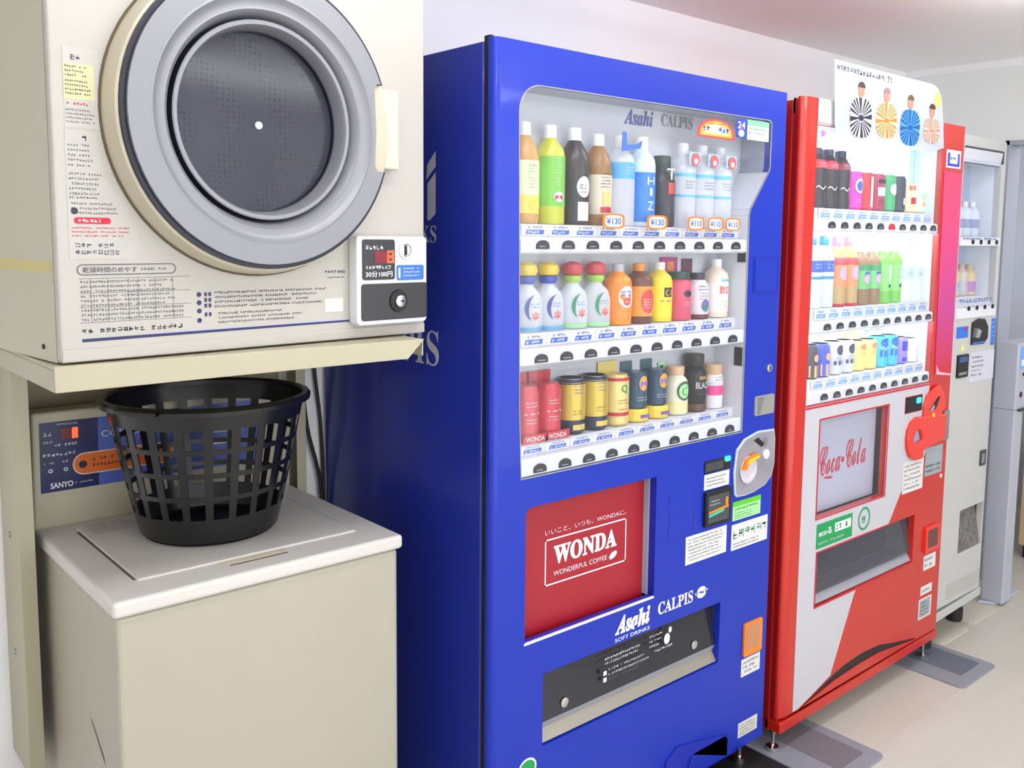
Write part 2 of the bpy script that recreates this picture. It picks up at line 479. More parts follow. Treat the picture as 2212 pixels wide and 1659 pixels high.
def display_row(root, name, x0, x1, zbar0, zbar1, ybar, ystep, zstep, ztop, xs, zb, card, yback, seed, redi=None):
    """button bar in front, price strip behind, bottle platform on top"""
    mb = MB(WHITE)
    mb.prism([[(ybar, zbar0), (ybar+.006, zbar0-.004), (yback, zbar0-.002), (yback, zstep), (ystep, zstep), (ystep-.003, zbar1), (ybar+.004, zbar1), (ybar, zbar1-.006)]], x0, x1, 'X')
    bar = build('shelf_bar', mb, root)
    first = None
    for i, x in enumerate(xs):
        if i == redi:
            mb = MB(mat('lit_red_button', (190, 40, 70), .4)); button_mesh(mb, 0, 0, 0); b = build('select_button', mb, bar, local=True); b.location = (x-root.location.x, ybar-root.location.y, zb-root.location.z)
        elif first is None:
            mb = MB(mat('smoke_button', (58, 58, 64), .3)); button_mesh(mb, 0, 0, 0)
            mb.use(mat('button_text', (150, 150, 155), .5)).dashes(-.011, .011, -.006, -.001, 1, -.0045, seed)
            b = build('select_button', mb, bar, local=True); first = b
            b.location = (x-root.location.x, ybar-root.location.y, zb-root.location.z)
        else:
            clone(first, bar, (x-root.location.x, ybar-root.location.y, zb-root.location.z))
    # price cards
    zc0, zc1 = zbar1+.002, zstep-.002
    proto = None
    for i, x in enumerate(xs):
        if proto is None:
            w = (xs[1]-xs[0])*.495
            mb = MB(card[0]); mb.box(-w, w, -.002, 0, 0, zc1-zc0)
            mb.use(card[1]); zz = zc1-zc0
            mb.face([(-w*.72, -.0026, zz*.16), (w*.66, -.0026, zz*.16), (w*.72, -.0026, zz*.56), (-w*.62, -.0026, zz*.58)])
            mb.use(card[2]); mb.scrib(-w*.58, w*.6, zz*.2, zz*.52, 1, -.0032, seed, .9, 0)
            mb.use(card[1]); mb.scrib(-w*.5, w*.6, zz*.66, zz*.96, 1, -.0026, seed+1, .8, 0)
            proto = build('price_card', mb, bar, local=True)
            proto.location = (x-root.location.x, ystep-.003-root.location.y, zc0-root.location.z)
        else:
            clone(proto, bar, (x-root.location.x, ystep-.003-root.location.y, zc0-root.location.z))
    return bar

# ================================================================== blue vending machine
BX0, BX1 = 1.112, 2.076
bm = thing('vending_machine', 'large blue drinks vending machine with red WONDA panel and three lit rows', 'vending machine', (BX0, 0, 0))
mb = MB(BLUES)
mb.box(BX0+.02, BX1-.02, .115, .672, .09, 1.80)
mb.box(BX0, BX0+.02, .036, .672, .09, 1.825).box(BX1-.02, BX1, .036, .672, .09, 1.825)
mb.box(BX0+.02, BX1-.02, .036, .672, 1.80, 1.825).box(BX0+.02, BX1-.02, .036, .115, .09, .33)
build('cabinet', mb, bm, bevel=.003)
build('door_gasket', MB(BLACK).box(BX0+.003, BX0+.012, .018, .036, .095, 1.835).box(BX1-.012, BX1-.003, .018, .036, .095, 1.832).box(BX0+.01, BX1-.01, .03, .036, 1.78, 1.83), bm)
# door plate with its openings
win = [(1.186, .964), (1.926, .964), (1.926, 1.515), (1.930, 1.530), (2.002, 1.625), (2.007, 1.640)] + \
      arc(2.007-.012, 1.755-.012, .012, 0, PI/2, 3) + arc(1.172+.055, 1.752-.055, .055, PI/2, PI, 8) + [(1.180, 1.10)]
wond = [(1.201, .612), (1.602, .612), (1.602, .902)] + arc(1.201+.016, .902-.016, .016, PI/2, PI, 4)
disp = rrect(1.254, 1.860, .369, .531, .004, 2)
hand = [(1.735, .100), (1.905, .100), (1.905, .158), (1.760, .158)]
outer = [(BX0+.014, .095), (BX1-.010, .095), (BX1-.010, 1.83), (BX0+.014, 1.83)]
mb = MB(BLUE).prism([outer, win, wond, disp, hand], 0, .02)
mb.prism([[(BX0, .02), (BX0, .012)] + [(BX0+.014-.014*math.cos(a), .012-.012*math.sin(a)) for a in (.3, .6, .9, 1.2)] + [(BX0+.014, 0), (BX0+.014, .02)]], .095, 1.83, 'Z')
mb.prism([[(BX1-.010, 0), (BX1-.003, .003), (BX1, .010), (BX1, .02), (BX1-.010, .02)]], .095, 1.83, 'Z')
mb.box(1.18, 1.62, .02, .06, .905, .955)
build('door', mb, bm, smooth=True)
# window interior
mb = MB(DISPB)
mb.box(1.165, 2.01, .095, .105, .955, 1.765)
mb.use(GREYW)
mb.prism([[(1.165, .955), (2.012, .955), (2.012, 1.765), (1.165, 1.765)], [(x, z) for x, z in win]], .0201, .095)
build('display_case', mb, bm)

def inset_(p, q, d=.0012):
    v = Vector((q[0]-p[0], q[1]-p[1])); nn = Vector((-v.y, v.x)).normalized()*d
    return [(p[0]+nn.x, p[1]+nn.y), (q[0]+nn.x, q[1]+nn.y)]
mb = MB(WHITE)
for p_, q_ in (((1.926, .970), (1.926, 1.515)), ((1.926, 1.515), (1.930, 1.530)), ((1.930, 1.530), (2.002, 1.625))):
    a_, b_ = inset_(p_, q_); mb.face([(a_[0], .003, a_[1]), (a_[0], .0945, a_[1]), (b_[0], .0945, b_[1]), (b_[0], .003, b_[1])])
build('chamfer_panel', mb, bm)
for z0_, z1_ in ((1.398, 1.424), (1.135, 1.182)): build('wall_slot', MB(BLACK).box(1.9225, 1.9245, .006, .030, z0_, z1_), bm)
build('display_lamp', MB(mat('case_tube', (255, 255, 255), .4, emit=DISPLAY_LAMP)).box(1.25, 1.98, .022, .036, 1.7605, 1.7645), bm)
xs = [1.240+.0708*i for i in range(10)]
cardb = (PAPER, INKB, INKW)
for k, (b0, b1, zs, zb, zt) in enumerate(((1.425, 1.455, 1.481, 1.440, 1.74), (1.197, 1.229, 1.258, 1.209, 1.42), (.968, 1.003, 1.026, .981, 1.19))):
    display_row(bm, 'row', 1.183, 1.925, b0, b1, .004, .032, zs, zt, xs, zb, cardb, .095, 20+k)
build('shelf_lamp', MB(mat('shelf_tube', (255, 255, 255), .4, emit=1.6)).box(1.2, 1.91, .030, .036, 1.4205, 1.4235).box(1.2, 1.91, .030, .036, 1.1925, 1.1955), bm)
build('window_glass', MB(PANE).sheet(win, .0020), bm)
build('window_seal', MB(mat('window_seal', (150, 150, 146), .5)).prism([win, [(x+(1.56-x)*.005, z+(1.36-z)*.005) for x, z in win]], -.0008, .002), bm)
# logos inside the window (on the back board) and stickers on the glass
mb = MB(mat('asahi_metallic_blue', (95, 100, 165), .35, metal=.3)); mb.textf('𝑨𝒔𝒂𝒉𝒊', 1.565, 1.715, .093, .098, .036, .01)
build('back_logo', mb, bm)
mb = MB(mat('calpis_grey', (135, 137, 145), .4)).textf('𝐂𝐀𝐋𝐏𝐈𝐒', 1.693, 1.722, .093, .115, .028)
build('back_logo', mb, bm)
def rainbow(x, z, w, h, y):
    mb = MB(PAPER); n = 14
    for i, m_ in enumerate((mat('rb_red', (230, 60, 70), .5), mat('rb_orange', (245, 150, 50), .5), mat('rb_yellow', (250, 225, 90), .5), PAPER)):
        f = 1-.13*i
        L = [(x+w/2+w/2*f*math.cos(PI*k/n), z+h*.25+h*.75*f*math.sin(PI*k/n)) for k in range(n+1)]
        L += [(x+w/2-w/2*f, z+h*.08*i), (x+w/2+w/2*f, z+h*.08*i)]
        mb.use(m_).face([(p[0], y-.0002*i, p[1]) for p in L])
    mb.use(INKB).scrib(x+w*.14, x+w*.86, z+h*.32, z+h*.66, 1, y-.001, 7, .95, 0)
    mb.use(mat('rb_red')).scrib(x+w*.28, x+w*.72, z+h*.68, z+h*.80, 1, y-.001, 8, .95, 0)
    return mb
build('rainbow_sticker', rainbow(1.713, 1.693, .142, .045, .0005), bm)
mb = MB(mat('sticker_blue', (40, 60, 190), .5)).rbox(1.860, 1.902, .0002, .0006, 1.702, 1.747, .006)
mb.use(INKW).textf('24', 1.866, 1.724, .0, .030, .017, .02).face([(1.881+.012*math.cos(2*PI*k/12), 0, 1.713+.009*math.sin(2*PI*k/12)) for k in range(12)])
build('blue_sticker', mb, bm)
mb = MB(mat('mint_sticker', (215, 245, 225), .5)).box(1.905, 1.995, .0002, .0006, 1.700, 1.748)
mb.use(mat('mint_band', (120, 215, 150), .5)).box(1.905, 1.995, .0, .0002, 1.735, 1.748).use(GREEN).scrib(1.91, 1.99, 1.712, 1.733, 2, -.0002, 5)
build('green_sticker', mb, bm)
def price_sticker(x, z, w, h, s):
    mb = MB(mat('price_orange', (240, 120, 40), .5))
    n = 24
    def star(f): return [(x+w/2*f*(1+.06*math.cos(7*2*PI*k/n))*math.cos(2*PI*k/n)*1.0, z+h/2*f*(1+.06*math.cos(7*2*PI*k/n))*math.sin(2*PI*k/n)) for k in range(n)]
    def sq(f):
        return [(x+w/2*f*math.copysign(abs(math.cos(2*PI*k/n))**.5, math.cos(2*PI*k/n)), z+h/2*f*math.copysign(abs(math.sin(2*PI*k/n))**.5, math.sin(2*PI*k/n))) for k in range(n)]
    mb.face([(p[0], .0006, p[1]) for p in sq(1)]).use(PAPER).face([(p[0], .0003, p[1]) for p in sq(.78)])
    mb.use(mat('price_blue', (40, 90, 190), .5)).textf(s, x-w*.33, z-h*.22, 0, w*.66, h*.44, .015)
    build('price_sticker', mb, bm)
for x, w, s in ((1.442, .068, '¥130'), (1.582, .070, '¥130'), (1.719, .062, '¥110'), (1.792, .060, '¥110'), (1.860, .060, '¥110')):
    price_sticker(x, 1.491, w, .032, s)

# WONDA panel
pw = build('advert_panel', MB(WONDAR).box(1.199, 1.602, .036, .045, .60, .91), bm)
mb = MB(INKW)
def frame(mb, x0, x1, z0, z1, t, y):
    mb.face([(x0, y, z0), (x1, y, z0), (x1, y, z0+t), (x0, y, z0+t)]); mb.face([(x0, y, z1-t), (x1, y, z1-t), (x1, y, z1), (x0, y, z1)])
    mb.face([(x0, y, z0), (x0+t, y, z0), (x0+t, y, z1), (x0, y, z1)]); mb.face([(x1-t, y, z0), (x1, y, z0), (x1, y, z1), (x1-t, y, z1)])
frame(mb, 1.286, 1.540, .704, .808, .0035, .0352)
mb.textf('𝐖𝐎𝐍𝐃𝐀', 1.312, .747, .0352, .196, .043, .03)
mb.textf('WONDERFUL COFFEE', 1.312, .722, .0352, .165, .011)
mb.add([(1.497+.013*math.cos(2*PI*k/14), .0352, .728+.008*math.sin(2*PI*k/14)+.004*math.cos(2*PI*k/14)) for k in range(14)], [tuple(range(14))])
mb.textf('いいこと、いつも、WONDAに。', 1.286, .817, .0352, .252, .012)
build('lettering', mb, pw)
mb = MB(GREYW).box(1.5985, 1.602, .02, .036, .612, .902).box(1.5, 1.602, .02, .0205, .6, .6005)
mb.use(WHITE).box(1.199, 1.602, -.001, .004, .609, .6135)
build('panel_surround', mb, bm)

# door lettering
mb = MB(INKW).textf('𝑨𝒔𝒂𝒉𝒊', 1.472, .550, -.0006, .118, .047, .035)
mb.textf('SOFT DRINKS', 1.472, .536, -.0006, .118, .009, .01)
build('door_logo', mb, bm)
mb = MB(INKW).textf('𝐂𝐀𝐋𝐏𝐈𝐒', 1.618, .561, -.0006, .130, .031, .015)
mb.face([(1.781+.020*math.cos(2*PI*k/20)*(1.0), -.0006, .5775+.015*math.sin(2*PI*k/20)) for k in range(20)])
mb.face([(1.797, -.0006, .572), (1.807, -.0006, .580), (1.797, -.0006, .585)]).face([(1.765, -.0006, .572), (1.755, -.0006, .577), (1.765, -.0006, .585)])
mb.use(BLUE).textf('~', 1.771, .574, -.0009, .020, .007, .01)
build('door_logo', mb, bm)

# dispenser
db = build('dispenser', MB(DGREY).prism([rrect(1.24, 1.872, .355, .545, .003, 2), disp], .0201, .11).box(1.24, 1.872, .11, .114, .355, .545), bm)
build('dispenser_flap', MB(glass('dark_flap', (84, 86, 100), 1.6, 0.08, veil=0.22)).face([(1.256, .012, .414), (1.858, .012, .414), (1.858, .030, .531), (1.256, .030, .531)]), bm)
mb = MB(mat('dispenser_back', (52, 54, 64), .4)).box(1.25, 1.86, .05, .052, .37, .535)
build('dispenser_back', mb, bm)
mb = MB(mat('dispenser_lip', (150, 145, 132), .35, metal=.3)).face([(1.256, .006, .372), (1.858, .006, .372), (1.858, .020, .396), (1.256, .020, .396)]).use(GREYP).face([(1.256, .020, .396), (1.858, .020, .396), (1.858, .012, .414), (1.256, .012, .414)])
build('dispenser_lip', mb, bm)
mb = MB(INKG)
mb.scrib(1.455, 1.60, .445, .462, 2, .0085, 31, .5, .3).use(INKW)
mb.scrib(1.450, 1.575, .484, .506, 2, .0085, 32, .6).scrib(1.462, 1.60, .455, .478, 2, .0085, 35, .5).scrib(1.60, 1.655, .478, .515, 3, .0085, 36, .5).box(1.446, 1.456, .008, .009, .462, .472).box(1.446, 1.456, .008, .009, .446, .456)
mb.face([(1.665+.011*math.cos(2*PI*k/12), .009, .487+.014*math.sin(2*PI*k/12)) for k in range(12)]).face([(1.676+.006*math.cos(2*PI*k/10), .009, .507+.008*math.sin(2*PI*k/10)) for k in range(10)])
mb.scrib(1.62, 1.70, .462, .474, 1, .009, 33)
build('flap_print', mb, bm)
for x in (1.330, 1.776):
    build('flap_screw', MB(CHROME).lathe([(.011, 0), (.011, -.003), (.007, -.004)], x, .0145, .437, 16, 'Y'), bm, smooth=True)

# coin area
plate = [(2.062, .957), (1.992, .960), (1.932, .947), (1.900, .922), (1.892, .862), (1.898, .806), (1.906, .798), (1.940, .796), (1.981, .799), (2.030, .810), (2.058, .830), (2.068, .862), (2.068, .930)]
cp = build('coin_plate', MB(mat('pearl_plastic', (190, 205, 205), .35, metal=.2)).prism([plate], -.006, 0), bm, bevel=.002)
pin = [(1.98+(x-1.98)*.93, .878+(z-.878)*.94) for x, z in plate]
build('plate_face', MB(mat('plate_silver', (172, 170, 180), .3, metal=.5, noise=.15, nscale=12)).prism([pin], -.008, -.006), cp)
build('coin_dish', MB(mat('dish_white', (200, 195, 205), .35)).lathe([(.034, 0), (.036, -.004), (.030, -.004), (.026, -.0005)], 1.945, -.008, .866, 24, 'Y'), cp, smooth=True)
build('return_lever', MB(ORANGE).prism([[(1.912, .872), (1.925, .868), (1.935, .886), (1.975, .895), (1.980, .905), (1.960, .905), (1.925, .895)]], -.022, -.011).use(YELLOW).prism([[(1.922, .884), (1.935, .886), (1.975, .896), (1.975, .902), (1.930, .896)]], -.024, -.022), cp, bevel=.002)
build('coin_slot', MB(BLACK).prism([[(1.968, .938), (1.985, .944), (2.012, .925), (2.002, .917)]], -.010, -.008), cp)
build('bill_button', MB(mat('button_pearl', (225, 222, 235), .3)).lathe([(.013, 0), (.013, -.004), (.009, -.006)], 2.022, -.008, .895, 16, 'Y'), cp, smooth=True)
build('coin_figure', MB(INKG).textf('⑩', 2.005, .915, -.0085, .022, .024), cp)
mb = MB(BLACK).box(1.777, 1.880, -.002, 0, .879, .910).use(DGREY).box(1.781, 1.85, -.0024, -.002, .884, .904)
dsp = build('amount_display', mb, bm)
build('green_lamp', MB(LEDG).rbox(1.856, 1.878, -.004, -.002, .899, .912, .005), dsp)
build('white_card', MB(PAPER).box(1.778, 1.878, -.001, 0, .837, .876).use(INKG).scrib(1.784, 1.872, .843, .870, 3, -.0014, 41), bm)
rd = build('card_reader', MB(BLACK).rbox(1.778, 1.880, -.008, 0, .744, .833, .004).use(mat('reader_face', (70, 72, 76), .3)).rbox(1.787, 1.871, -.009, -.008, .752, .822, .003), bm)
mb = MB(INKW).scrib(1.793, 1.838, .795, .812, 2, -.0095, 42).use(ORANGE).face([(1.790, -.0095, .776), (1.868, -.0095, .783), (1.868, -.0095, .790), (1.790, -.0095, .782)]).use(mat('teal_print', (40, 200, 170), .4)).face([(1.790, -.0095, .768), (1.850, -.0095, .775), (1.850, -.0095, .781), (1.790, -.0095, .774)])
mb.use(INKG).scrib(1.793, 1.862, .755, .763, 1, -.0095, 43).use(ORANGE).box(1.856, 1.866, -.0095, -.009, .79, .81)
build('reader_print', mb, rd)
build('notice_sticker', MB(PAPER).box(1.714, 1.875, -.001, 0, .661, .732).use(INKG).scrib(1.722, 1.868, .667, .727, 7, -.0014, 44, .5), bm)
build('lime_sticker', MB(LGREEN).box(1.898, 2.018, -.001, 0, .735, .785).use(LIME).box(1.898, 2.018, -.0013, -.001, .772, .785).use(GREEN).scrib(1.904, 2.01, .758, .771, 1, -.0014, 45).use(INKG).scrib(1.906, 1.99, .738, .757, 3, -.0014, 46), bm)
build('green_lettered_sticker', MB(PAPER).box(1.896, 2.053, -.001, 0, .657, .725).use(mat('sage_print', (110, 165, 140), .5)).scrib(1.902, 2.050, .684, .712, 1, -.0014, 47, .9, 0).use(INKG).scrib(1.904, 2.03, .661, .677, 2, -.0014, 48), bm)
build('silver_badge', MB(mat('badge_silver', (180, 180, 172), .3, metal=.6)).prism([rrect(1.974, 2.060, 1.0, 1.052, .006, 3)], -.003, 0).use(CHROME).prism([[(1.985, 1.004), (1.999, 1.004), (2.015, 1.048), (1.985, 1.048)]], -.0035, -.003), bm)
build('door_lock', MB(CHROME).lathe([(.011, 0), (.011, -.006), (.007, -.007)], 2.030, 0, 1.122, 16, 'Y').use(BLACK).box(2.0285, 2.0315, -.0075, -.007, 1.117, 1.127), bm)
mb = MB(BLUE); L0 = rrect(1.950, 2.058, 1.318, 1.412, .003, 2); L1 = rrect(1.953, 2.055, 1.321, 1.409, .003, 2)
mb.prism([L0, L1], -.0015, 0).use(BLUED).prism([L1], -.0006, 0).use(BLUE).prism([rrect(1.956, 2.052, 1.324, 1.406, .003, 2)], -.0022, 0)
build('access_cover', mb, bm)
mb = MB(BLUED)
for a in ((1.648, 1.650, .745, .85), (1.741, 1.743, .745, .85)): mb.box(a[0], a[1], -.0006, 0, a[2], a[3])
mb.box(1.648, 1.743, -.0006, 0, .738, .740)
build('panel_seam', mb, bm)
mb = MB(ORANGE).rbox(1.962, 2.042, -.006, 0, .352, .444, .006).use(mat('coin_return_window', (190, 130, 90), .2)).rbox(1.970, 2.030, -.007, -.006, .368, .436, .005)
build('coin_return', mb, bm, bevel=.0015)
build('return_card', MB(PAPER).box(1.959, 2.042, -.001, 0, .296, .345).use(INKG).scrib(1.965, 2.036, .302, .340, 3, -.0014, 49), bm)
build('rating_plate', MB(mat('plate_beige', (205, 205, 195), .4)).box(1.955, 2.040, -.001, 0, .127, .168).use(INKG).scrib(1.96, 2.034, .131, .164, 4, -.0014, 50), bm)
mb = MB(PAPER).face([(1.212+.026*math.cos(2*PI*k/20), -.0008, .335+.024*math.sin(2*PI*k/20)) for k in range(20)]).use(GREEN).face([(1.212+.021*math.cos(2*PI*k/20), -.0012, .335+.019*math.sin(2*PI*k/20)) for k in range(20)])
build('round_green_sticker', mb, bm)
# door pull at the bottom: raised hood and dark slot
hood = [(1.655, .096), (1.660, .175), (1.700, .200), (1.885, .166), (1.950, .110), (1.950, .096)]
mb = MB(BLUED).prism([hood, [(1.735, .100), (1.905, .100), (1.905, .158), (1.760, .158)]], -.004, 0)
mb.use(BLACK).box(1.73, 1.91, .02, .03, .095, .165)
build('door_pull', mb, bm)
mb = MB(BLACK)
for (x, y) in ((BX0+.06, .06), (BX1-.035, .055), (BX0+.06, .62), (BX1-.06, .62)):
    build('foot', MB(CHROME).lathe([(.016, 0), (.016, .012), (.007, .014), (.007, .060), (.012, .062), (.012, .09)], x, y, .0075, 12), bm, smooth=True)
# big lettering on the left side
def side(x):
    return lambda y0, z0: (lambda u, v: (x, y0-u, z0+v))
sfn = side(BX0-.0006)
sil = mat('side_lettering', (176, 178, 182), .45)
mb = MB(sil)
mb.text('𝑨𝒔𝒂𝒉', sfn(.62, 1.49), .36, .13, .01)
for L in ([(.192, 1.596), (.192, 1.628), (.222, 1.602), (.226, 1.570)], [(.192, 1.500), (.192, 1.585), (.222, 1.562), (.222, 1.488), (.214, 1.486)]):
    mb.face([(BX0-.0006, a, b) for a, b in L])
mb.text('𝐒𝐎𝐅𝐓 𝐃𝐑𝐈𝐍𝐊𝐒', sfn(.50, 1.440), .31, .036, 0)
build('side_logo', mb, bm)
mb = MB(sil).text('𝐂𝐀𝐋𝐏𝐈𝐒', sfn(.52, 1.181), .34, .075, 0)
build('side_logo', mb, bm)

# black base plates under the blue machine
def slab(name, x0, x1, y0, y1, h, mtop, mrim, label, inset=None, group=None):
    t = thing(name, label, 'base plate', ((x0+x1)/2, (y0+y1)/2, 0), 0, group)
    build('rim', MB(mrim).rbox(x0, x1, y0, y1, 0, h, .022, 'Z', 4), t, bevel=.002)
    if inset:
        build('pad', MB(mtop).rbox(inset[0], inset[1], inset[2], inset[3], h, h+.0015, .01, 'Z', 3), t)
    return t
slab('base_plate', 1.84, 2.118, -.21, .30, .0075, BLACK, mat('black_rubber', (22, 22, 24), .6), 'black base plate under the front right foot of the blue vending machine')

# ---- drinks in the blue machine
CW = clr('cap_white', (235, 235, 235)); CK = clr('cap_black', (30, 32, 34)); CO = clr('cap_orange', (225, 150, 60)); CG = clr('cap_grey', (190, 192, 196))
R1, R2, R3 = 1.482, 1.2595, 1.0275
YB = .064
X = lambda i: 1.240+.0708*i
g1, g2, g3 = 'drinks on the top row of the blue machine', 'drinks on the middle row of the blue machine', 'drinks on the bottom row of the blue machine'
TEA = clr('tea_amber', (190, 140, 60)); GT = clr('green_tea', (190, 195, 60)); COF = clr('coffee_dark', (52, 46, 44)); BRT = clr('barley_tea', (150, 110, 60))
drink(X(0), YB, R1, .205, .032, PET, TEA, CW, [(.28, .62, clr('flower_label', (225, 225, 170))), (.1, .28, clr('yellow_fruit', (245, 205, 80)))], 'amber tea bottle with pale flowery label, leftmost on the top row', 'bottle', g1, [('#', .34, .05, .02, GREEN), ('o', .14, .02, .02, YELLOW)])
drink(X(1), YB, R1, .205, .033, SQ, GT, CW, [(.18, .68, clr('green_label', (120, 190, 70)))], 'green tea bottle with white cap and bright green label on the top row', 'bottle', g1, [('#', .38, .06, .014, PAPER), ('o', .22, .022, .026, PAPER), ('rect', .24, .01, .02, REDP)])
drink(X(2), YB, R1, .205, .034, PET, COF, CW, [(.02, .45, clr('coffee_sleeve', (44, 40, 40)))], 'dark brown coffee bottle with white cap and big white circle print', 'bottle', g1, [('o', .28, .045, .036, PAPER), ('#', .32, .022, .02, INK), ('rect', .04, .04, .03, PAPER)])
drink(X(3), YB, R1, .198, .032, PET, BRT, CW, [(.12, .55, clr('beige_label', (215, 205, 180)))], 'barley tea bottle with white cap and pale label, fourth on top row', 'bottle', g1, [('#', .40, .035, .03, INK), ('rect', .22, .03, .02, clr('wheat', (225, 200, 110))), ('rect', .14, .012, .03, REDP)])
t = drink(X(4), YB, R1, .200, .034, SQ, CLEARP, CW, [(.52, .70, clr('sky_label', (90, 170, 225)))], 'water bottle with square blue label under a blue wave card', 'bottle', g1, [('#', .56, .02, .024, PAPER)])
mb = MB(clr('wave_blue', (60, 110, 190))).prism([[(-.032, .162), (.028, .172), (.034, .190), (.018, .181), (-.016, .177), (-.018, .205), (-.030, .205)]], -.036, -.0345)
build('wave_card', mb, t, local=True)
drink(X(5), YB, R1, .203, .033, SQ, clr('milk_blue', (205, 225, 240)), CW, [(.05, .60, clr('bright_blue_label', (50, 130, 215)))], 'white and blue drink bottle with tall letters down its label', 'bottle', g1, [('H', .46, .018, .022, PAPER), ('I', .34, .018, .008, PAPER), ('Z', .18, .02, .018, PAPER)])
drink(X(6), YB, R1, .165, .033, BCAN, clr('charcoal_can', (58, 56, 60), .3, .3), clr('lid_green_black', (40, 58, 50)), [], 'charcoal coffee bottle can with dark lid and red square, seventh on top row', 'bottle', g1, [('T', .66, .026, .026, PAPER), ('rect', .46, .026, .02, clr('brick_square', (190, 70, 65))), ('#', .2, .03, .03, INKG)], capr=.62, caph=(.82, 1))
for i, s in ((7, 'left'), (8, 'middle'), (9, 'right')):
    t = drink(X(i)+.004, YB, R1, .200, .032, SQ, CLEARP, CW, [(.60, .64, clr('cyan_band', (110, 195, 230))), (.36, .39, clr('cyan_band', (110, 195, 230)))], '%s one of three clear water bottles with red emblem and cyan bands' % s, 'bottle', g1, [('#', .45, .022, .036, INKG)])
    build('emblem', MB(clr('emblem_card', (170, 205, 230))).box(-.016, .026, -.0335, -.033, .148, .178).use(clr('emblem_red', (225, 95, 95))).lathe([(.0155, 0), (.0155, -.002)], .006, -.034, .160, 16, 'Y').use(PAPER).lathe([(.007, -.002), (.007, -.003)], .006, -.034, .156, 12, 'Y'), t, local=True)
# row 2
for i, (capc, lo, sw, s) in enumerate(((clr('ball_yellow', (235, 205, 70)), clr('cap_blue', (60, 85, 170)), clr('swoosh_navy', (60, 75, 150)), 'first'), (clr('ball_yellow', (235, 205, 70)), clr('cap_blue', (60, 85, 170)), clr('swoosh_navy', (60, 75, 150)), 'second'),
                      (clr('ball_red', (205, 75, 80)), clr('leaf_green', (165, 205, 90)), clr('swoosh_green', (50, 140, 90)), 'third'), (clr('ball_red', (205, 75, 80)), clr('leaf_green', (165, 205, 90)), clr('swoosh_green', (50, 140, 90)), 'fourth'))):
    cn = 'yellow ball cap and navy swoosh' if i < 2 else 'red ball cap and green swoosh'
    t = drink(X(i)+(.010 if i == 0 else 0), YB, R2, .098, .034, [(.92, 0), (1, .04), (1, .62), (.85, .8), (.5, .93), (.42, 1)], CLEARP, None, [(.02, .10, clr('base_band_blue', (90, 160, 210)) if i < 2 else LGREEN)], 'clear squat drink bottle with %s, %s from the left' % (cn, s), 'bottle', g2,
              [('swoosh', .22, .055, .050, sw), ('#', .50, .012, .026, INKB), ('✻', .25, .018, .018, clr('petal_red', (225, 90, 70)))])
    build('ball_cap', MB(capc).lathe([(.010, .112), (.021, .117), (.0245, .126), (.021, .137), (.010, .143), (.002, .144)], seg=18).use(lo).lathe([(.016, .098), (.020, .104), (.020, .113), (.012, .117)], seg=18), t, local=True, smooth=True)
drink(X(4), YB, R2, .138, .033, SQ, clr('orange_juice', (240, 150, 40)), CG, [(.1, .70, clr('orange_label', (238, 140, 50)))], 'orange soda bottle with grey cap and round logo on the middle row', 'bottle', g2, [('o', .28, .05, .046, PAPER), ('#', .46, .016, .036, INKB), ('o', .32, .018, .022, clr('fruit_red', (225, 70, 40)))])
drink(X(5), YB, R2, .138, .034, SQ, clr('brown_bottle', (110, 62, 50)), CO, [(.12, .62, clr('amber_label', (225, 150, 50)))], 'brown bottle with orange cap and red oval label on the middle row', 'bottle', g2, [('o', .17, .055, .040, clr('oval_red', (210, 60, 50))), ('#', .24, .026, .03, PAPER)])
drink(X(6), YB, R2, .140, .032, SQ, clr('lemon_drink', (235, 215, 50)), CW, [(.08, .66, clr('lemon_label', (238, 218, 40)))], 'bright yellow vitamin drink bottle marked C1 on the middle row', 'bottle', g2, [('rect', .42, .022, .024, CK), ('C1', .44, .014, .018, YELLOW), ('rect', .34, .003, .04, clr('pk', (230, 80, 120)))])
t = drink(X(7), YB, R2, .112, .033, [(.95, 0), (1, .02), (1, .80), (.7, .88), (.66, .9)], clr('pink_can', (215, 85, 110), .3), clr('lid_dark_green', (40, 70, 66)), [], 'pink drink can with dark lid in front of a magenta card', 'bottle', g2, [('o', .5, .016, .024, CK), ('#', .3, .012, .02, PAPER)], capr=.80, caph=(.88, 1.04))
build('backing_card', MB(clr('magenta_card', (185, 60, 125))).box(-.036, .026, .026, .027, .06, .150).use(CO).box(-.012, .012, .0255, .026, .115, .14), t, local=True)
t = drink(X(8), YB, R2, .110, .031, [(.95, 0), (1, .02), (1, .72), (.6, .88), (.5, .9)], clr('pearl_bottle', (222, 218, 222), .3), clr('lid_grape', (50, 44, 66)), [(.0, .1, clr('maroon_base', (110, 40, 50)))], 'white grape drink bottle with black cap and purple print', 'bottle', g2, [('#', .62, .016, .04, INK), ('#', .42, .02, .034, clr('violet_ink', (120, 90, 180))), ('o', .16, .03, .026, clr('grape', (110, 90, 170))), ('o', .2, .012, .016, GREEN)], capr=.62, caph=(.86, 1.02))
build('backing_card', MB(clr('plum_card', (95, 55, 75))).box(-.026, .012, .026, .027, .08, .146), t, local=True)
drink(X(9)+.004, YB, R2, .146, .032, SQ, clr('peach_drink', (240, 222, 200)), CW, [(.1, .60, clr('cream_label', (245, 235, 225)))], 'cream coloured peach drink bottle with red lettering, last on middle row', 'bottle', g2, [('飲む', .40, .022, .036, clr('text_red', (230, 90, 80))), ('rect', .62, .006, .026, clr('cyan_band', (110, 195, 230))), ('#', .12, .026, .03, clr('peach_ink', (240, 180, 120)))])
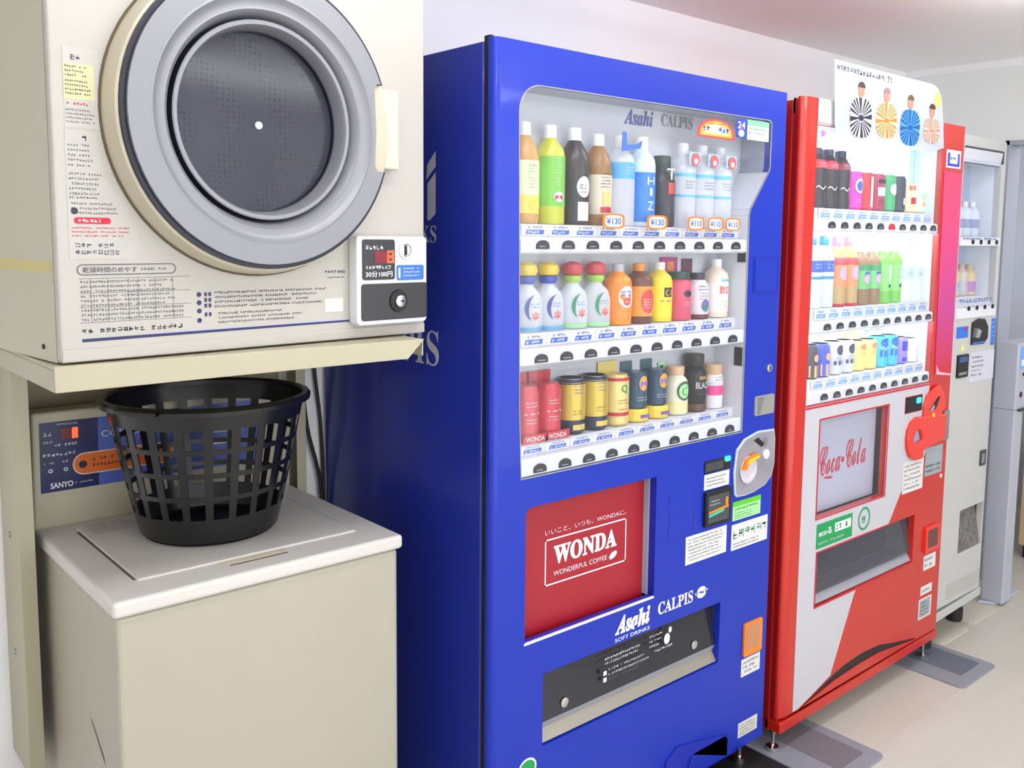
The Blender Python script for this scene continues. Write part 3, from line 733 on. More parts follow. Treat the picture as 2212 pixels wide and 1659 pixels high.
# row 3
for i, s in ((0, 'first'), (1, 'second')):
    t = drink(X(i)+(.008 if i == 0 else 0), YB, R3, .118, .031, CANP, clr('wonda_can', (200, 60, 72), .3, .2), None, [(.12, .90, clr('wonda_can', (200, 60, 72), .3, .2))], 'red coffee can before a red card, %s on the bottom row' % s, 'can', g3, [('#', .62, .014, .034, PAPER), ('rect', .50, .002, .04, PAPER), ('#', .32, .014, .03, PAPER)], name='drink_can')
    mb = MB(clr('wonda_card', (195, 35, 50))).box(-.034, .034, .026, .027, 0, .140).prism([[(-.036, 0), (.036, 0), (.034, .018), (-.030, .018)]], -.037, -.034)
    mb.use(PAPER).textf('WONDA', -.026, .003, -.0375, .052, .011, .02)
    build('stand_card', mb, t, local=True)
for i, s in ((2, 'left'), (3, 'right')):
    drink(X(i), YB, R3, .122, .033, CANP, clr('navy_can', (28, 34, 66), .3, .3), clr('can_lid', (200, 200, 196), .25, .8), [(.26, .93, clr('gold_sleeve', (205, 178, 70), .3, .45))], '%s one of two gold coffee cans with navy base' % s, 'can', g3, [('#', .72, .022, .030, clr('violet_ink', (120, 90, 180))), ('#', .34, .014, .034, clr('bronze', (150, 110, 40))), ('rect', .08, .012, .034, clr('gold2', (210, 185, 90)))], name='drink_can', capr=.84, caph=(.985, 1.0))
t = drink(X(4), YB, R3, .118, .032, CANP, clr('cream_gold', (222, 200, 120), .3, .2), None, [(.88, .94, REDP), (.20, .27, REDP)], 'cream and gold milk coffee can with red bands on the bottom row', 'can', g3, [('Q', .64, .02, .018, GREEN), ('#', .42, .014, .034, clr('bronze', (150, 110, 40))), ('#', .30, .008, .03, REDP)], name='drink_can')
build('backing_card', MB(clr('gold_card', (225, 205, 110))).box(-.032, .030, .026, .027, .03, .143), t, local=True)
for i, s in ((5, 'left'), (6, 'right')):
    t = drink(X(i), YB+.004, R3+.030, .086, .029, CANP, clr('teal_can', (38, 70, 92), .3, .3), None, [], '%s one of two teal coffee cans with orange oval' % s, 'can', g3, [('o', .50, .036, .026, clr('oval_orange', (220, 160, 70))), ('rect', .62, .012, .018, clr('violet_ink', (120, 90, 180))), ('#', .22, .012, .036, PAPER)], name='drink_can')
    mb = MB(clr('gold_stand', (232, 205, 70))).lathe([(.030, -.030), (.033, -.026), (.033, -.006), (.030, 0)], seg=18).use(clr('teal_card', (50, 95, 105))).box(-.026, .012, .022, .023, .02, .108)
    mb.use(clr('violet_ink', (120, 90, 180))).box(-.012, .016, -.0345, -.0335, -.02, -.013)
    build('gold_stand', mb, t, local=True)
t = drink(X(7), YB, R3, .118, .031, BCAN, clr('cream_can', (235, 230, 205), .35), clr('peach_lid', (230, 190, 150)), [(.03, .28, clr('straw_band', (228, 222, 160)))], 'cream bottle can with green circle logo on the bottom row', 'can', g3, [('o', .30, .048, .044, clr('dark_green', (50, 80, 60))), ('o', .345, .036, .034, LGREEN), ('C', .40, .022, .014, clr('dark_green', (50, 80, 60)))], name='drink_can', capr=.66, caph=(.82, 1))
build('backing_card', MB(LGREEN).box(-.035, -.012, .026, .027, .09, .125).use(clr('dark_green', (50, 80, 60))).box(-.031, -.018, .0252, .026, .1, .118), t, local=True)
drink(X(8), YB, R3, .140, .033, BCAN, clr('black_can', (36, 34, 34), .3, .3), clr('black_lid', (52, 52, 48), .3, .4), [(.0, .14, clr('brown_base', (90, 50, 36)))], 'tall black bottle can of black coffee with BLACK in white letters', 'can', g3, [('BLACK', .42, .016, .046, PAPER), ('rect', .58, .008, .03, clr('bronze', (150, 110, 40))), ('#', .30, .008, .03, INKG)], name='drink_can', capr=.72, caph=(.80, 1.02))
drink(X(9), YB, R3, .112, .029, SQ, clr('milk_white', (235, 230, 232)), clr('tan_cap', (215, 180, 135)), [(.30, .52, clr('pink_label', (235, 60, 140))), (.52, .60, PAPER)], 'small white bottle with tan cap and pink label, last on bottom row', 'bottle', g3, [('#', .62, .014, .03, INKG)], capr=.86, caph=(.72, 1))

# ================================================================== red vending machine
RX0, RX1 = 2.150, 3.098
rm = thing('vending_machine', 'red and white drinks vending machine with brightly lit rows and a poster on top', 'vending machine', (RX0, 0, 0))
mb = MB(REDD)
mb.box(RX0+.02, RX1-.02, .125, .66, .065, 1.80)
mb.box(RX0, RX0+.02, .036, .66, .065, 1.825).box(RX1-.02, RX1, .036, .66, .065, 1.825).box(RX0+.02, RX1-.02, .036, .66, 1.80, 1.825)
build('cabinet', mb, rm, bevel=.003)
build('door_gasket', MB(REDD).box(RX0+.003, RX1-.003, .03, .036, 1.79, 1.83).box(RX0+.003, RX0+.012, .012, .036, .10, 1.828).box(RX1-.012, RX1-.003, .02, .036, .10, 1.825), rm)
rwin = [(2.215, .996), (2.944, .996), (2.950, 1.25), (2.945, 1.762), (2.215, 1.762)]
rdisp = rrect(2.303, 2.890, .400, .560, .003, 2)
rcok = [(2.290, .664), (2.676, .664), (2.676, .950), (2.290, .950)]
kick = [(2.225, .104), (2.433, .134), (2.585, .142), (2.700, .142), (2.941, .116), (2.941, .121), (2.787, .149), (2.70, .168), (2.60, .174), (2.50, .168), (2.433, .158), (2.30, .122)]
mb = MB(RED)
mb.prism([[(RX0+.030, .108), (RX1-.006, .113), (RX1-.006, 1.833), (RX0+.030, 1.833)], rwin, rdisp, rcok, kick], 0, .02)
mb.prism([[(RX0, .02), (RX0, .016)] + [(RX0+.030-.030*math.cos(a), .016-.016*math.sin(a)) for a in (.2, .45, .7, .95, 1.2)] + [(RX0+.030, 0), (RX0+.030, .02)]], .108, 1.833, 'Z')
mb.prism([[(RX1-.006, 0), (RX1, .006), (RX1, .02), (RX1-.006, .02)]], .113, 1.833, 'Z')
build('door', mb, rm, smooth=True)
build('kick_panel', MB(RED).prism([[(RX0, .066), (RX1, .078), (RX1, .108), (RX0, .098)]], -.002, .05), rm, bevel=.003)
build('pull_recess', MB(BLACK).sheet(kick, .003), rm)  # black sheet stands for the darkness inside the recess
# white field, slanted on the right
mb = MB(WHITEP)
wf = [(2.213, .112), (2.24, .112), (2.30, .128), (2.407, .160), (2.520, .378), (2.535, .398), (2.300, .398), (2.300, .562), (2.713, .562), (2.785, .655), (2.92, .745), (2.938, .76), (2.940, .994), (2.213, .994)]
mb.prism([wf, rcok], -.0015, 0)
build('white_field', mb, rm)
build('white_header', MB(WHITEP).prism([[(2.213, 1.764), (2.93, 1.764), (2.935, 1.831), (2.213, 1.833)]], -.0015, 0), rm)
mb = MB(REDP)
mb.box(2.213, 2.94, -.003, -.0015, .988, .993)
for (a, b, c, d) in ((2.286, 2.680, .660, .664), (2.286, 2.680, .950, .954), (2.286, 2.290, .664, .950), (2.676, 2.680, .664, .950), (2.298, 2.895, .395, .400), (2.298, 2.715, .560, .564), (2.298, 2.303, .40, .56)):
    mb.box(a, b, -.003, -.0015, c, d)
build('red_outline', mb, rm)
pinkm = bpy.data.materials.new('pink_column'); pinkm.use_nodes = True
_nt = pinkm.node_tree; _b = _nt.nodes['Principled BSDF']; _b.inputs['Roughness'].default_value = .35
_tc = _nt.nodes.new('ShaderNodeTexCoord'); _sp = _nt.nodes.new('ShaderNodeSeparateXYZ'); _rp = _nt.nodes.new('ShaderNodeValToRGB')
_mr = _nt.nodes.new('ShaderNodeMapRange'); _mr.inputs['From Min'].default_value = 1.02; _mr.inputs['From Max'].default_value = 1.70
_rp.color_ramp.elements[0].color = (*lin((200, 30, 50)), 1); _rp.color_ramp.elements[1].color = (*lin((235, 60, 95)), 1)
_e = _rp.color_ramp.elements.new(.3); _e.color = (*lin((190, 55, 135)), 1)
_nt.links.new(_tc.outputs['Object'], _sp.inputs[0]); _nt.links.new(_sp.outputs[2], _mr.inputs[0]); _nt.links.new(_mr.outputs[0], _rp.inputs[0]); _nt.links.new(_rp.outputs[0], _b.inputs['Base Color'])
build('pink_side_strip', MB(pinkm).prism([[(2.972, 1.020), (3.088, 1.010), (3.086, 1.680), (2.956, 1.682)]], -.003, 0), rm, bevel=.001)
mb = MB(mat('pink_white', (225, 170, 190), .4)).prism([[(2.98, 1.018), (3.088, 1.006), (3.088, 1.012), (3.0, 1.026), (2.978, 1.05)]], -.0036, -.003)
build('pale_stripe', mb, rm)
build('blue_white_sticker', MB(PAPER).box(2.968, 3.070, -.002, -.0005, 1.694, 1.752).use(mat('sticker_blue')).box(2.976, 3.060, -.0025, -.002, 1.700, 1.742).use(PAPER).box(2.990, 3.045, -.003, -.0025, 1.708, 1.742).use(mat('sticker_blue')).scrib(2.992, 3.044, 1.712, 1.738, 1, -.0034, 61), rm)
# display case
LITB = mat('lit_backboard', (228, 243, 255), .6, emit=1.7)
mb = MB(LITB).box(2.20, 2.96, .100, .110, .985, 1.775)
build('backboard', mb, rm)
mb = MB(mat('case_white', (232, 240, 246), .5)).prism([[(2.20, .985), (2.96, .985), (2.96, 1.775), (2.20, 1.775)], rwin], .0201, .10)
build('display_case', mb, rm)
build('display_lamp', MB(mat('display_tube', (240, 250, 255), .4, emit=26.0)).box(2.24, 2.92, .022, .034, 1.7700, 1.7745).box(2.24, 2.92, .026, .034, 1.478, 1.481).box(2.24, 2.92, .026, .034, 1.193, 1.196), rm)
rxs = [2.311+.0668*i for i in range(10)]
cyc = (PAPER, mat('card_blue', (90, 160, 225), .5), INKW)
for k, (b0, b1, zs, zb, ri) in enumerate(((1.484, 1.513, 1.545, 1.499, 5), (1.199, 1.229, 1.262, 1.214, None), (.999, 1.031, 1.060, 1.015, None))):
    display_row(rm, 'row', 2.217, 2.944, b0, b1, .004, .030, zs, 0, rxs, zb, cyc, .10, 70+k, ri)
build('window_glass', MB(PANER).sheet(rwin, .0020), rm)
build('window_divider', MB(mat('pale_blue_edge', (175, 205, 235), .4)).box(2.925, 2.932, .085, .10, 1.56, 1.755).box(2.925, 2.932, .085, .10, 1.27, 1.47), rm)
# small sale sticker and white box above the window
build('corner_card', MB(PAPER).box(2.212, 2.298, -.003, -.0016, 1.768, 1.832).use(mat('rose_line', (225, 150, 150), .5)).box(2.212, 2.298, -.0034, -.003, 1.768, 1.770).box(2.216, 2.218, -.0034, -.003, 1.768, 1.832), rm)
mb = MB(mat('magenta_star', (235, 110, 185), .5)); mb.face([(2.243+(.017 if k % 2 == 0 else .009)*math.cos(PI*k/5+1.57), .0, 1.742+(.013 if k % 2 == 0 else .007)*math.sin(PI*k/5+1.57)) for k in range(10)])
build('star_sticker', mb, rm)
# advert panel
cp = build('advert_panel', MB(mat('advert_white', (188, 190, 206), .3)).box(2.288, 2.678, .040, .046, .66, .955), rm)
mb = MB(mat('script_red', (195, 55, 70), .5))
mb.textf('𝓒𝓸𝓬𝓪-𝓒𝓸𝓵𝓪', 2.364, .765, .0395, .262, .088, .012, slope=.02)
mb.face([(2.385, .0395, .757), (2.43, .0395, .750), (2.44, .0395, .757), (2.40, .0395, .762)])
build('script_logo', mb, cp)
build('advert_glass', MB(PANE).face([(2.290, .004, .664), (2.676, .004, .664), (2.676, .004, .950), (2.290, .004, .950)]), rm)
build('eco_sticker', MB(GREEN).prism([[(2.296, .573), (2.490, .573), (2.488, .645), (2.296, .645)]], -.0032, -.0015).use(INKW).textf('ecoる', 2.305, .607, -.0036, .070, .020, .02).box(2.392, 2.480, -.0036, -.0032, .605, .632).scrib(2.305, 2.475, .580, .594, 1, -.0036, 62).use(GREEN).scrib(2.396, 2.476, .609, .628, 1, -.004, 63, .9, 0), rm)
mb = MB(mat('stamp_green', (60, 150, 110), .5)); n = 24
ou = [(2.560+.036*math.cos(2*PI*k/n), .612+.037*math.sin(2*PI*k/n)) for k in range(n)]; inn = [(2.560+.028*math.cos(2*PI*k/n), .612+.029*math.sin(2*PI*k/n)) for k in range(n)]
mb.prism([ou, inn], -.0022, -.0015).scrib(2.545, 2.575, .598, .627, 1, -.0022, 64, .9, 0)
build('round_stamp', mb, rm)
# dispenser
build('dispenser', MB(DGREY).prism([rrect(2.29, 2.90, .385, .575, .003, 2), rdisp], .0201, .10).use(mat('dispenser_back')).box(2.29, 2.90, .10, .104, .385, .575), rm)
build('dispenser_flap', MB(DARKP).face([(2.304, .010, .430), (2.889, .010, .430), (2.889, .030, .560), (2.304, .030, .560)]), rm)
build('dispenser_lip', MB(GREYP).face([(2.304, .006, .402), (2.889, .006, .402), (2.889, .022, .430), (2.304, .022, .430)]).use(STEEL).box(2.304, 2.889, .03, .034, .46, .468), rm)
build('flap_stay', MB(CHROME).prism([[(2.60, .47), (2.63, .47), (2.618, .50), (2.612, .50)]], .035, .04), rm)
# coin area
ad = build('amount_display', MB(BLACK).box(2.782, 2.890, -.004, -.0015, .911, .961).use(REDP).box(2.780, 2.892, -.003, -.0015, .909, .963), rm)
build('green_lamp', MB(LEDG).rbox(2.852, 2.880, -.006, -.004, .936, .954, .005), ad)
SRED = mat('handle_red', (225, 45, 25), .3, coat=.5)
mb = MB(SRED).prism([[(2.900, .880), (2.985, .880), (3.020, .878), (3.048, .905), (3.030, .955), (2.995, .985), (2.955, .975), (2.915, .955), (2.897, .92)]], -.012, 0)
ci = build('coin_inlet', mb, rm, bevel=.006, seg=3)
build('inlet_slot', MB(BLACK).prism([[(2.925, .905), (2.985, .945), (2.998, .945), (2.968, .905)]], -.0135, -.012).use(CHROME).prism([[(2.925, .905), (2.950, .922), (2.960, .915), (2.945, .900)]], -.015, -.0135), ci)
build('inlet_button', MB(YELLOW).lathe([(.008, 0), (.008, -.003), (.005, -.004)], 2.955, -.012, .887, 14, 'Y'), ci, smooth=True)
hout = [(2.850, .892), (2.815, .880), (2.795, .855), (2.790, .825), (2.795, .795), (2.815, .765), (2.847, .750), (2.900, .750), (2.905, .775), (3.055, .795), (3.055, .880), (2.95, .885)]
hin = [(2.848, .850), (2.880, .845), (2.892, .812), (2.830, .805), (2.832, .828)]
mb = MB(SRED).prism([hout, hin], -.014, 0).use(mat('pocket', (150, 165, 200), .3)).sheet(hin, -.002)
build('door_handle', mb, rm, bevel=.005, seg=3)
build('hinge_plate', MB(STEEL).box(3.052, 3.088, -.008, 0, .787, .888), rm, bevel=.002)
build('grey_notice', MB(mat('notice_grey', (150, 162, 165), .4)).box(2.940, 3.062, -.002, 0, .678, .775).use(PAPER).scrib(2.945, 3.055, .735, .77, 3, -.0025, 65).use(DGREY).scrib(2.945, 3.055, .685, .72, 2, -.0025, 66), rm)
build('white_notice', MB(PAPER).box(2.790, 2.926, -.0028, -.0015, .645, .748).use(INKG).scrib(2.797, 2.92, .652, .742, 6, -.0032, 67), rm)
build('lock_dot', MB(PAPER).lathe([(.007, 0), (.007, -.003)], 3.060, 0, .663, 12, 'Y'), rm)
build('coin_return', MB(SRED).rbox(2.965, 3.068, -.008, 0, .410, .500, .008).use(mat('return_pocket', (105, 60, 62), .4)).rbox(2.980, 3.050, -.0085, -.008, .425, .488, .004), rm)
build('return_card', MB(PAPER).box(2.972, 3.058, -.001, 0, .347, .398).use(INKG).scrib(2.978, 3.05, .352, .393, 2, -.0014, 68), rm)
build('small_card', MB(PAPER).box(2.962, 3.042, -.001, 0, .262, .292).use(INKG).scrib(2.967, 3.036, .266, .288, 1, -.0014, 69), rm)
build('rating_plate', MB(PAPER).box(2.954, 3.044, -.001, 0, .178, .249).use(mat('notice_grey')).box(2.960, 3.034, -.0014, -.001, .184, .244).use(INKG).scrib(2.964, 3.03, .188, .24, 4, -.0018, 70), rm)
for (x, y, fz) in ((RX0+.012, .028, .0075), (RX1-.03, .03, .006), (RX0+.04, .62, 0), (RX1-.04, .62, 0)):
    build('foot', MB(CHROME).lathe([(.018, 0), (.018, .010), (.006, .013), (.006, .050), (.012, .052), (.012, .064)], x, y, fz, 12), rm, smooth=True)
# poster board standing on top of the red machine
po = thing('poster_board', 'translucent poster board with four patterned drink figures on the red machine', 'poster', (2.59, -.014, 1.73))
brd = [(2.294, 1.729), (2.842, 1.733), (2.919, 1.751), (2.905, 1.83)] + [(2.893, 1.880), (2.880, 1.910), (2.858, 1.930), (2.826, 1.938)] + [(2.261, 1.939), (2.275, 1.767)]
build('board', MB(BOARDP).sheet(brd, -.014), po)
mb = MB(INKG).scrib(2.275, 2.62, 1.908, 1.932, 1, -.0145, 81, .7, .1)
build('heading', mb, po)
def figure(cx, z0, z1, w, base, ray, k):
    mb = MB(base)
    zc = (z0+z1)/2; h = (z1-z0)/2
    def P(a, f): return (cx+w/2*f*math.copysign(abs(math.cos(a))**.7, math.cos(a)), -.0150, zc+h*f*math.copysign(abs(math.sin(a))**.7, math.sin(a)))
    n = 40
    mb.face([P(2*PI*i/n, 1) for i in range(n)])
    mb.use(ray)
    for i in range(n):
        if i % 2: continue
        a0, a1 = 2*PI*i/n, 2*PI*(i+1)/n
        mb.face([(P(a, f)[0], -.0154, P(a, f)[2]) for a, f in ((a0, .22), (a0, .98), (a1, .98), (a1, .22))])
    mb.face([(cx+w*.12*math.cos(2*PI*i/10), -.0156, zc+h*.16*math.sin(2*PI*i/10)) for i in range(10)])
    b = build('figure', mb, po)
    sk = mat('figure_skin', (170, 125, 105), .6); hr = mat('figure_hair%d' % k, ((60, 45, 45), (140, 110, 110), (95, 75, 50), (75, 38, 30))[k], .6)
    mb = MB(sk).face([(cx-.004+.017*math.cos(2*PI*i/12), -.0152, z1+.018+.018*math.sin(2*PI*i/12)) for i in range(12)])
    mb.use(hr).face([(cx-.004+.020*math.cos(a), -.0156, z1+.027+.016*math.sin(a)) for a in [PI*i/8 for i in range(9)]])
    build('head', mb, b)
figure(2.408, 1.742, 1.853, .118, mat('fig_white', (185, 186, 194), .6), mat('fig_black', (34, 34, 50), .6), 0)
figure(2.550, 1.752, 1.853, .118, mat('fig_cream', (196, 184, 158), .6), mat('fig_gold', (190, 125, 30), .6), 1)
figure(2.692, 1.742, 1.848, .120, mat('fig_blue', (60, 145, 200), .6), mat('fig_deep', (18, 70, 150), .6), 2)
figure(2.830, 1.758, 1.836, .105, mat('fig_pale', (192, 180, 170), .6), mat('fig_peach', (172, 130, 105), .6), 3)
build('yellow_tag', MB(mat('tag_yellow', (235, 235, 100), .6)).face([(2.858+.022*math.cos(2*PI*i/14), -.0150, 1.893+.024*math.sin(2*PI*i/14)) for i in range(14)]), po)

# ---- drinks in the red machine
YR = .066
RXX = lambda i: 2.311+.0668*i
q1, q2, q3 = 'drinks on the top row of the red machine', 'drinks on the middle row of the red machine', 'drinks on the bottom row of the red machine'
Z1, Z2, Z3 = 1.5465, 1.2635, 1.0615
COLA = clr('cola_dark', (48, 42, 50)); COLAL = clr('cola_label', (225, 60, 80))
for i, s in ((0, 'leftmost'), (1, 'middle'), (2, 'right')):
    drink(RXX(i)+(.006 if i == 0 else 0), YR, Z1, .166, .0315, [(.95, 0), (1, .04), (1, .12), (.9, .3), (.97, .5), (1, .62), (.95, .74), (.6, .86), (.5, .9)], COLA, clr('cola_cap', (40, 50, 80)), [(.66, .80, COLAL if i < 2 else clr('dark_red_label', (150, 50, 70)))],
          '%s dark cola bottle with red neck label and white wave on the top row' % s, 'bottle', q1, [('#', .68, .012, .036, PAPER), ('wave', .28, .014, .048, PAPER)], capr=.52, caph=(.89, 1.0))
def can(i, z, h, r, c, label, grp, tx, lid=True, dx=0):
    return drink(RXX(i)+dx, YR, z, h, r, CANP, c, clr('can_lid', (200, 200, 196), .25, .8) if lid else None, [], label, 'can', grp, tx, name='drink_can', capr=.84, caph=(.985, 1.0))
can(3, Z1, .111, .031, clr('magenta_can', (225, 60, 190), .35), 'bright magenta can with blue and white disc on the top row', q1, [('o', .42, .045, .040, PAPER), ('o', .48, .03, .026, INKB), ('#', .16, .014, .03, PAPER)])
can(4, Z1, .111, .031, clr('cola_can', (220, 50, 60), .35), 'red cola can with white script band on the top row', q1, [('rect', .08, .09, .012, PAPER), ('#', .3, .05, .012, PAPER)])
can(5, Z1, .111, .031, clr('zero_can', (170, 50, 90), .35), 'dark pink striped can on the top row', q1, [('rect', .74, .012, .04, INK), ('rect', .40, .026, .042, PAPER), ('#', .12, .02, .036, INK)])
can(6, Z1, .111, .031, clr('ginger_can', (60, 175, 110), .35), 'green can with white patch on the top row', q1, [('o', .44, .036, .036, PAPER)])
can(7, Z1, .111, .030, clr('energy_can', (38, 52, 72), .35), 'slim dark navy can with narrow pale mark on the top row', q1, [('rect', .2, .02, .01, PAPER)])
can(8, Z1, .090, .030, clr('milk_can', (240, 215, 175), .35), 'short cream can with red band on the top row', q1, [('rect', .78, .014, .044, clr('text_red', (230, 90, 80))), ('rect', .3, .02, .03, REDP)])
can(9, Z1, .088, .030, clr('pale_green_can', (205, 235, 200), .35), 'short pale green can with tiny print, last on top row', q1, [('#', .5, .02, .036, GREEN), ('o', .24, .014, .018, clr('peach_ink', (240, 180, 120)))])
# middle row
for i, s in ((0, 'left'), (1, 'right')):
    drink(RXX(i)+(.004 if i == 0 else 0), YR, Z2, .204, .0315, SQ, clr('aqua_clear', (215, 225, 235)), clr('aqua_cap', (50, 130, 225)), [(.50, .66, clr('aqua_label', (60, 100, 225))), (.40, .44, clr('aqua_band', (50, 150, 220)))], '%s one of two sports drinks with blue cap and blue label' % s, 'bottle', q2, [('#', .54, .018, .034, PAPER)])
for i, s in ((2, 'left'), (3, 'right')):
    drink(RXX(i), YR, Z2, .202, .0315, SQ, clr('tea_brown', (195, 165, 110)), clr('rose_cap', (240, 130, 160)), [(.28, .70, clr('apricot_label', (240, 150, 100))), (.60, .70, clr('rose_band', (235, 90, 105))), (0.0, .04, REDP)], '%s one of two teas with pink cap and apricot label' % s, 'bottle', q2, [('o', .38, .040, .036, clr('lilac_disc', (205, 170, 200))), ('#', .50, .012, .03, PAPER)])
for i, s in ((4, 'left'), (5, 'right')):
    drink(RXX(i), YR, Z2, .182, .0315, SQ, clr('roast_tea', (150, 120, 90)), CW, [(.26, .66, clr('leaf_label', (110, 200, 120))), (.56, .66, clr('mint_band2', (110, 215, 190)))], '%s one of two roasted teas with green label and white cap' % s, 'bottle', q2, [('o', .34, .03, .03, clr('lilac_disc', (205, 170, 200))), ('rect', .50, .008, .024, INKB)])
for i, s in ((6, 'left'), (7, 'right')):
    drink(RXX(i), YR, Z2, .184, .0315, SQ, clr('green_tea2', (120, 200, 80)), CW, [(.20, .66, clr('fresh_label', (135, 220, 115)))], '%s one of two green teas with white name strip' % s, 'bottle', q2, [('rect', .34, .055, .014, PAPER), ('#', .36, .05, .010, INKG), ('o', .26, .010, .011, NAVY)])
for i, s in ((8, 'left'), (9, 'right')):
    drink(RXX(i), YR, Z2, .180, .0315, SQ, CLEARP, CW, [(.40, .62, clr('pale_sky', (195, 225, 240)))], '%s one of two clear water bottles with pale label in the lit machine' % s, 'bottle', q2, [('#', .46, .014, .03, INKB)])
# bottom row
for i, c, s in ((0, (60, 60, 70), 'dark'), (1, (60, 80, 200), 'blue')):
    can(i, Z3, .096, .031, clr('geo_'+s, c, .35), '%s coffee can with tan lower half on the bottom row' % s, q3, [('rect', .04, .034, .05, clr('tan_band', (215, 175, 110))), ('o', .5, .022, .02, clr('peach_ink', (240, 180, 120)))], dx=.006 if i == 0 else 0)
for i, s in ((2, 'left'), (3, 'right')):
    can(i, Z3, .098, .031, clr('silver_black_can', (205, 210, 222), .35), '%s one of two silver cans with black painted blotches' % s, q3, [('o', .6, .03, .03, clr('blotch', (60, 62, 95))), ('rect', .30, .012, .046, clr('blotch', (60, 62, 95))), ('#', .42, .014, .036, clr('blotch', (60, 62, 95)))])
for i, s in ((4, 'left'), (5, 'right')):
    can(i, Z3, .092, .031, clr('champagne_can', (245, 218, 130), .35), '%s one of two pale gold cans' % s, q3, [('#', .5, .014, .04, clr('bronze', (150, 110, 40))), ('o', .7, .018, .03, clr('apricot_label', (240, 150, 100)))])
for i, s in ((6, 'left'), (7, 'right')):
    can(i, Z3, .097, .031, clr('cyan_can', (60, 190, 235), .35), '%s one of two cyan cans with deep blue upper pattern' % s, q3, [('o', .66, .028, .044, clr('cobalt', (30, 100, 225))), ('rect', .34, .022, .046, clr('cobalt', (30, 100, 225))), ('wave', .5, .016, .036, PAPER)])
can(8, Z3, .086, .029, clr('violet_can', (150, 130, 225), .35), 'violet can with deep blue band on the bottom row', q3, [('rect', .5, .03, .034, clr('ultramarine', (60, 50, 215))), ('rect', .08, .014, .03, clr('ultramarine', (60, 50, 215)))])
can(9, Z3, .078, .028, clr('ivory_can', (240, 240, 232), .35), 'small ivory can, last on the bottom row of the red machine', q3, [('#', .4, .014, .03, clr('tag_olive', (200, 200, 110)))])
mb = MB(clr('gold_show_card', (245, 228, 170))).box(RXX(4)-.03, RXX(5)+.03, .0985, .0995, 1.155, 1.190).use(clr('aqua_text', (90, 215, 215))).scrib(RXX(6)-.02, RXX(8), 1.168, 1.188, 1, .0985, 83, .9)
mb.use(INKG).scrib(RXX(2)-.02, RXX(3)+.03, 1.168, 1.186, 1, .0985, 84)
build('show_cards', mb, rm)

# ================================================================== narrow white machine
TX0, TX1, TY = 3.118, 3.520, .03
OFFW = mat('offwhite_enamel', (192, 193, 189), .35, noise=.015)
tm = thing('vending_machine', 'narrow off-white drinks machine at the far end of the row', 'vending machine', (TX0, TY, 0))
twin = [(3.165, 1.200), (3.478, 1.200), (3.470, 1.752), (3.455, 1.772), (3.165, 1.772)]
tdis = rrect(3.300, 3.495, .322, .485, .004, 2)
mb = MB(OFFW).box(TX0+.01, TX1-.01, TY+.12, .66, .10, 1.79).box(TX0, TX0+.01, TY+.03, .66, .10, 1.80).box(TX1-.01, TX1, TY+.03, .66, .10, 1.80).box(TX0+.01, TX1-.01, TY+.03, .66, 1.79, 1.80)
build('cabinet', mb, tm, bevel=.003)
mb = MB(OFFW).prism([rrect(TX0, TX1-.016, .150, 1.818, .012, 3), twin, tdis], TY, TY+.025)
mb.prism([[(TX0, .102), (TX1, .115), (TX1, .146), (TX0, .134)]], TY, TY+.05)
build('door', mb, tm, bevel=.002)
build('window_case', MB(mat('case_white')).prism([[(3.15, 1.19), (3.495, 1.19), (3.495, 1.785), (3.15, 1.785)], twin], TY+.0251, TY+.11).use(mat('cool_back', (168, 182, 204), .6)).box(3.15, 3.495, TY+.11, TY+.115, 1.19, 1.785), tm)
build('visor', MB(mat('visor_plastic', (205, 208, 216), .35)).prism([[(TY-.004, 1.775), (TY+.035, 1.775), (TY+.06, 1.728), (TY+.004, 1.728)]], 3.165, 3.468, 'X').use(DGREY).box(3.165, 3.470, TY-.005, TY+.01, 1.7735, 1.780).box(3.468, 3.473, TY-.005, TY+.01, 1.735, 1.780).box(3.18, 3.46, TY+.004, TY+.012, 1.724, 1.728), tm)
for (z0, z1, n) in ((1.443, 1.473, 0), (1.190, 1.262, 1)):
    bar = build('shelf_bar', MB(WHITE).prism([[(TY-.004, z0), (TY+.1, z0), (TY+.1, z1), (TY+.04, z1), (TY-.004, z0+.03)]], 3.165, 3.485, 'X'), tm)
    build('price_strip', MB(INKB).scrib(3.18, 3.46, z1-.012-(.01 if n else 0), z1, 1, TY-.006, 90+n, .8), bar)
    for k in range(4):
        b = MB(BLACK).lathe([(.008, 0), (.008, -.004)], 3.258+.065*k, TY-.004, z0+.016+(.018 if n else -.003), 12, 'Y'); build('select_button', b, bar)
build('window_glass', MB(PANE).sheet(twin, TY+.002), tm)
build('blue_panel', MB(mat('bright_blue', (40, 110, 215), .4)).box(3.185, 3.272, TY-.002, TY, 1.121, 1.161).use(REDP).box(3.245, 3.262, TY-.003, TY-.002, 1.145, 1.158), tm)
cpt = build('coin_plate', MB(BLACK).prism([[(3.298, 1.092), (3.298, 1.172), (3.35, 1.184), (3.40, 1.180), (3.43, 1.15), (3.43, 1.11), (3.40, 1.09)]], TY-.006, TY), tm, bevel=.002)
build('coin_lever', MB(CHROME).prism([[(3.315, 1.118), (3.345, 1.115), (3.36, 1.14), (3.33, 1.15)]], TY-.012, TY-.006).use(mat('bright_blue')).box(3.305, 3.41, TY-.007, TY-.006, 1.094, 1.100), cpt)
build('blue_label', MB(mat('bright_blue')).box(3.466, 3.498, TY-.001, TY, 1.080, 1.178).use(INKW).scrib(3.470, 3.494, 1.09, 1.17, 5, TY-.0015, 91), tm)
build('warning_sticker', MB(mat('tag_yellow')).face([(3.222, TY-.001, 1.075), (3.250, TY-.001, 1.075), (3.236, TY-.001, 1.105)]), tm)
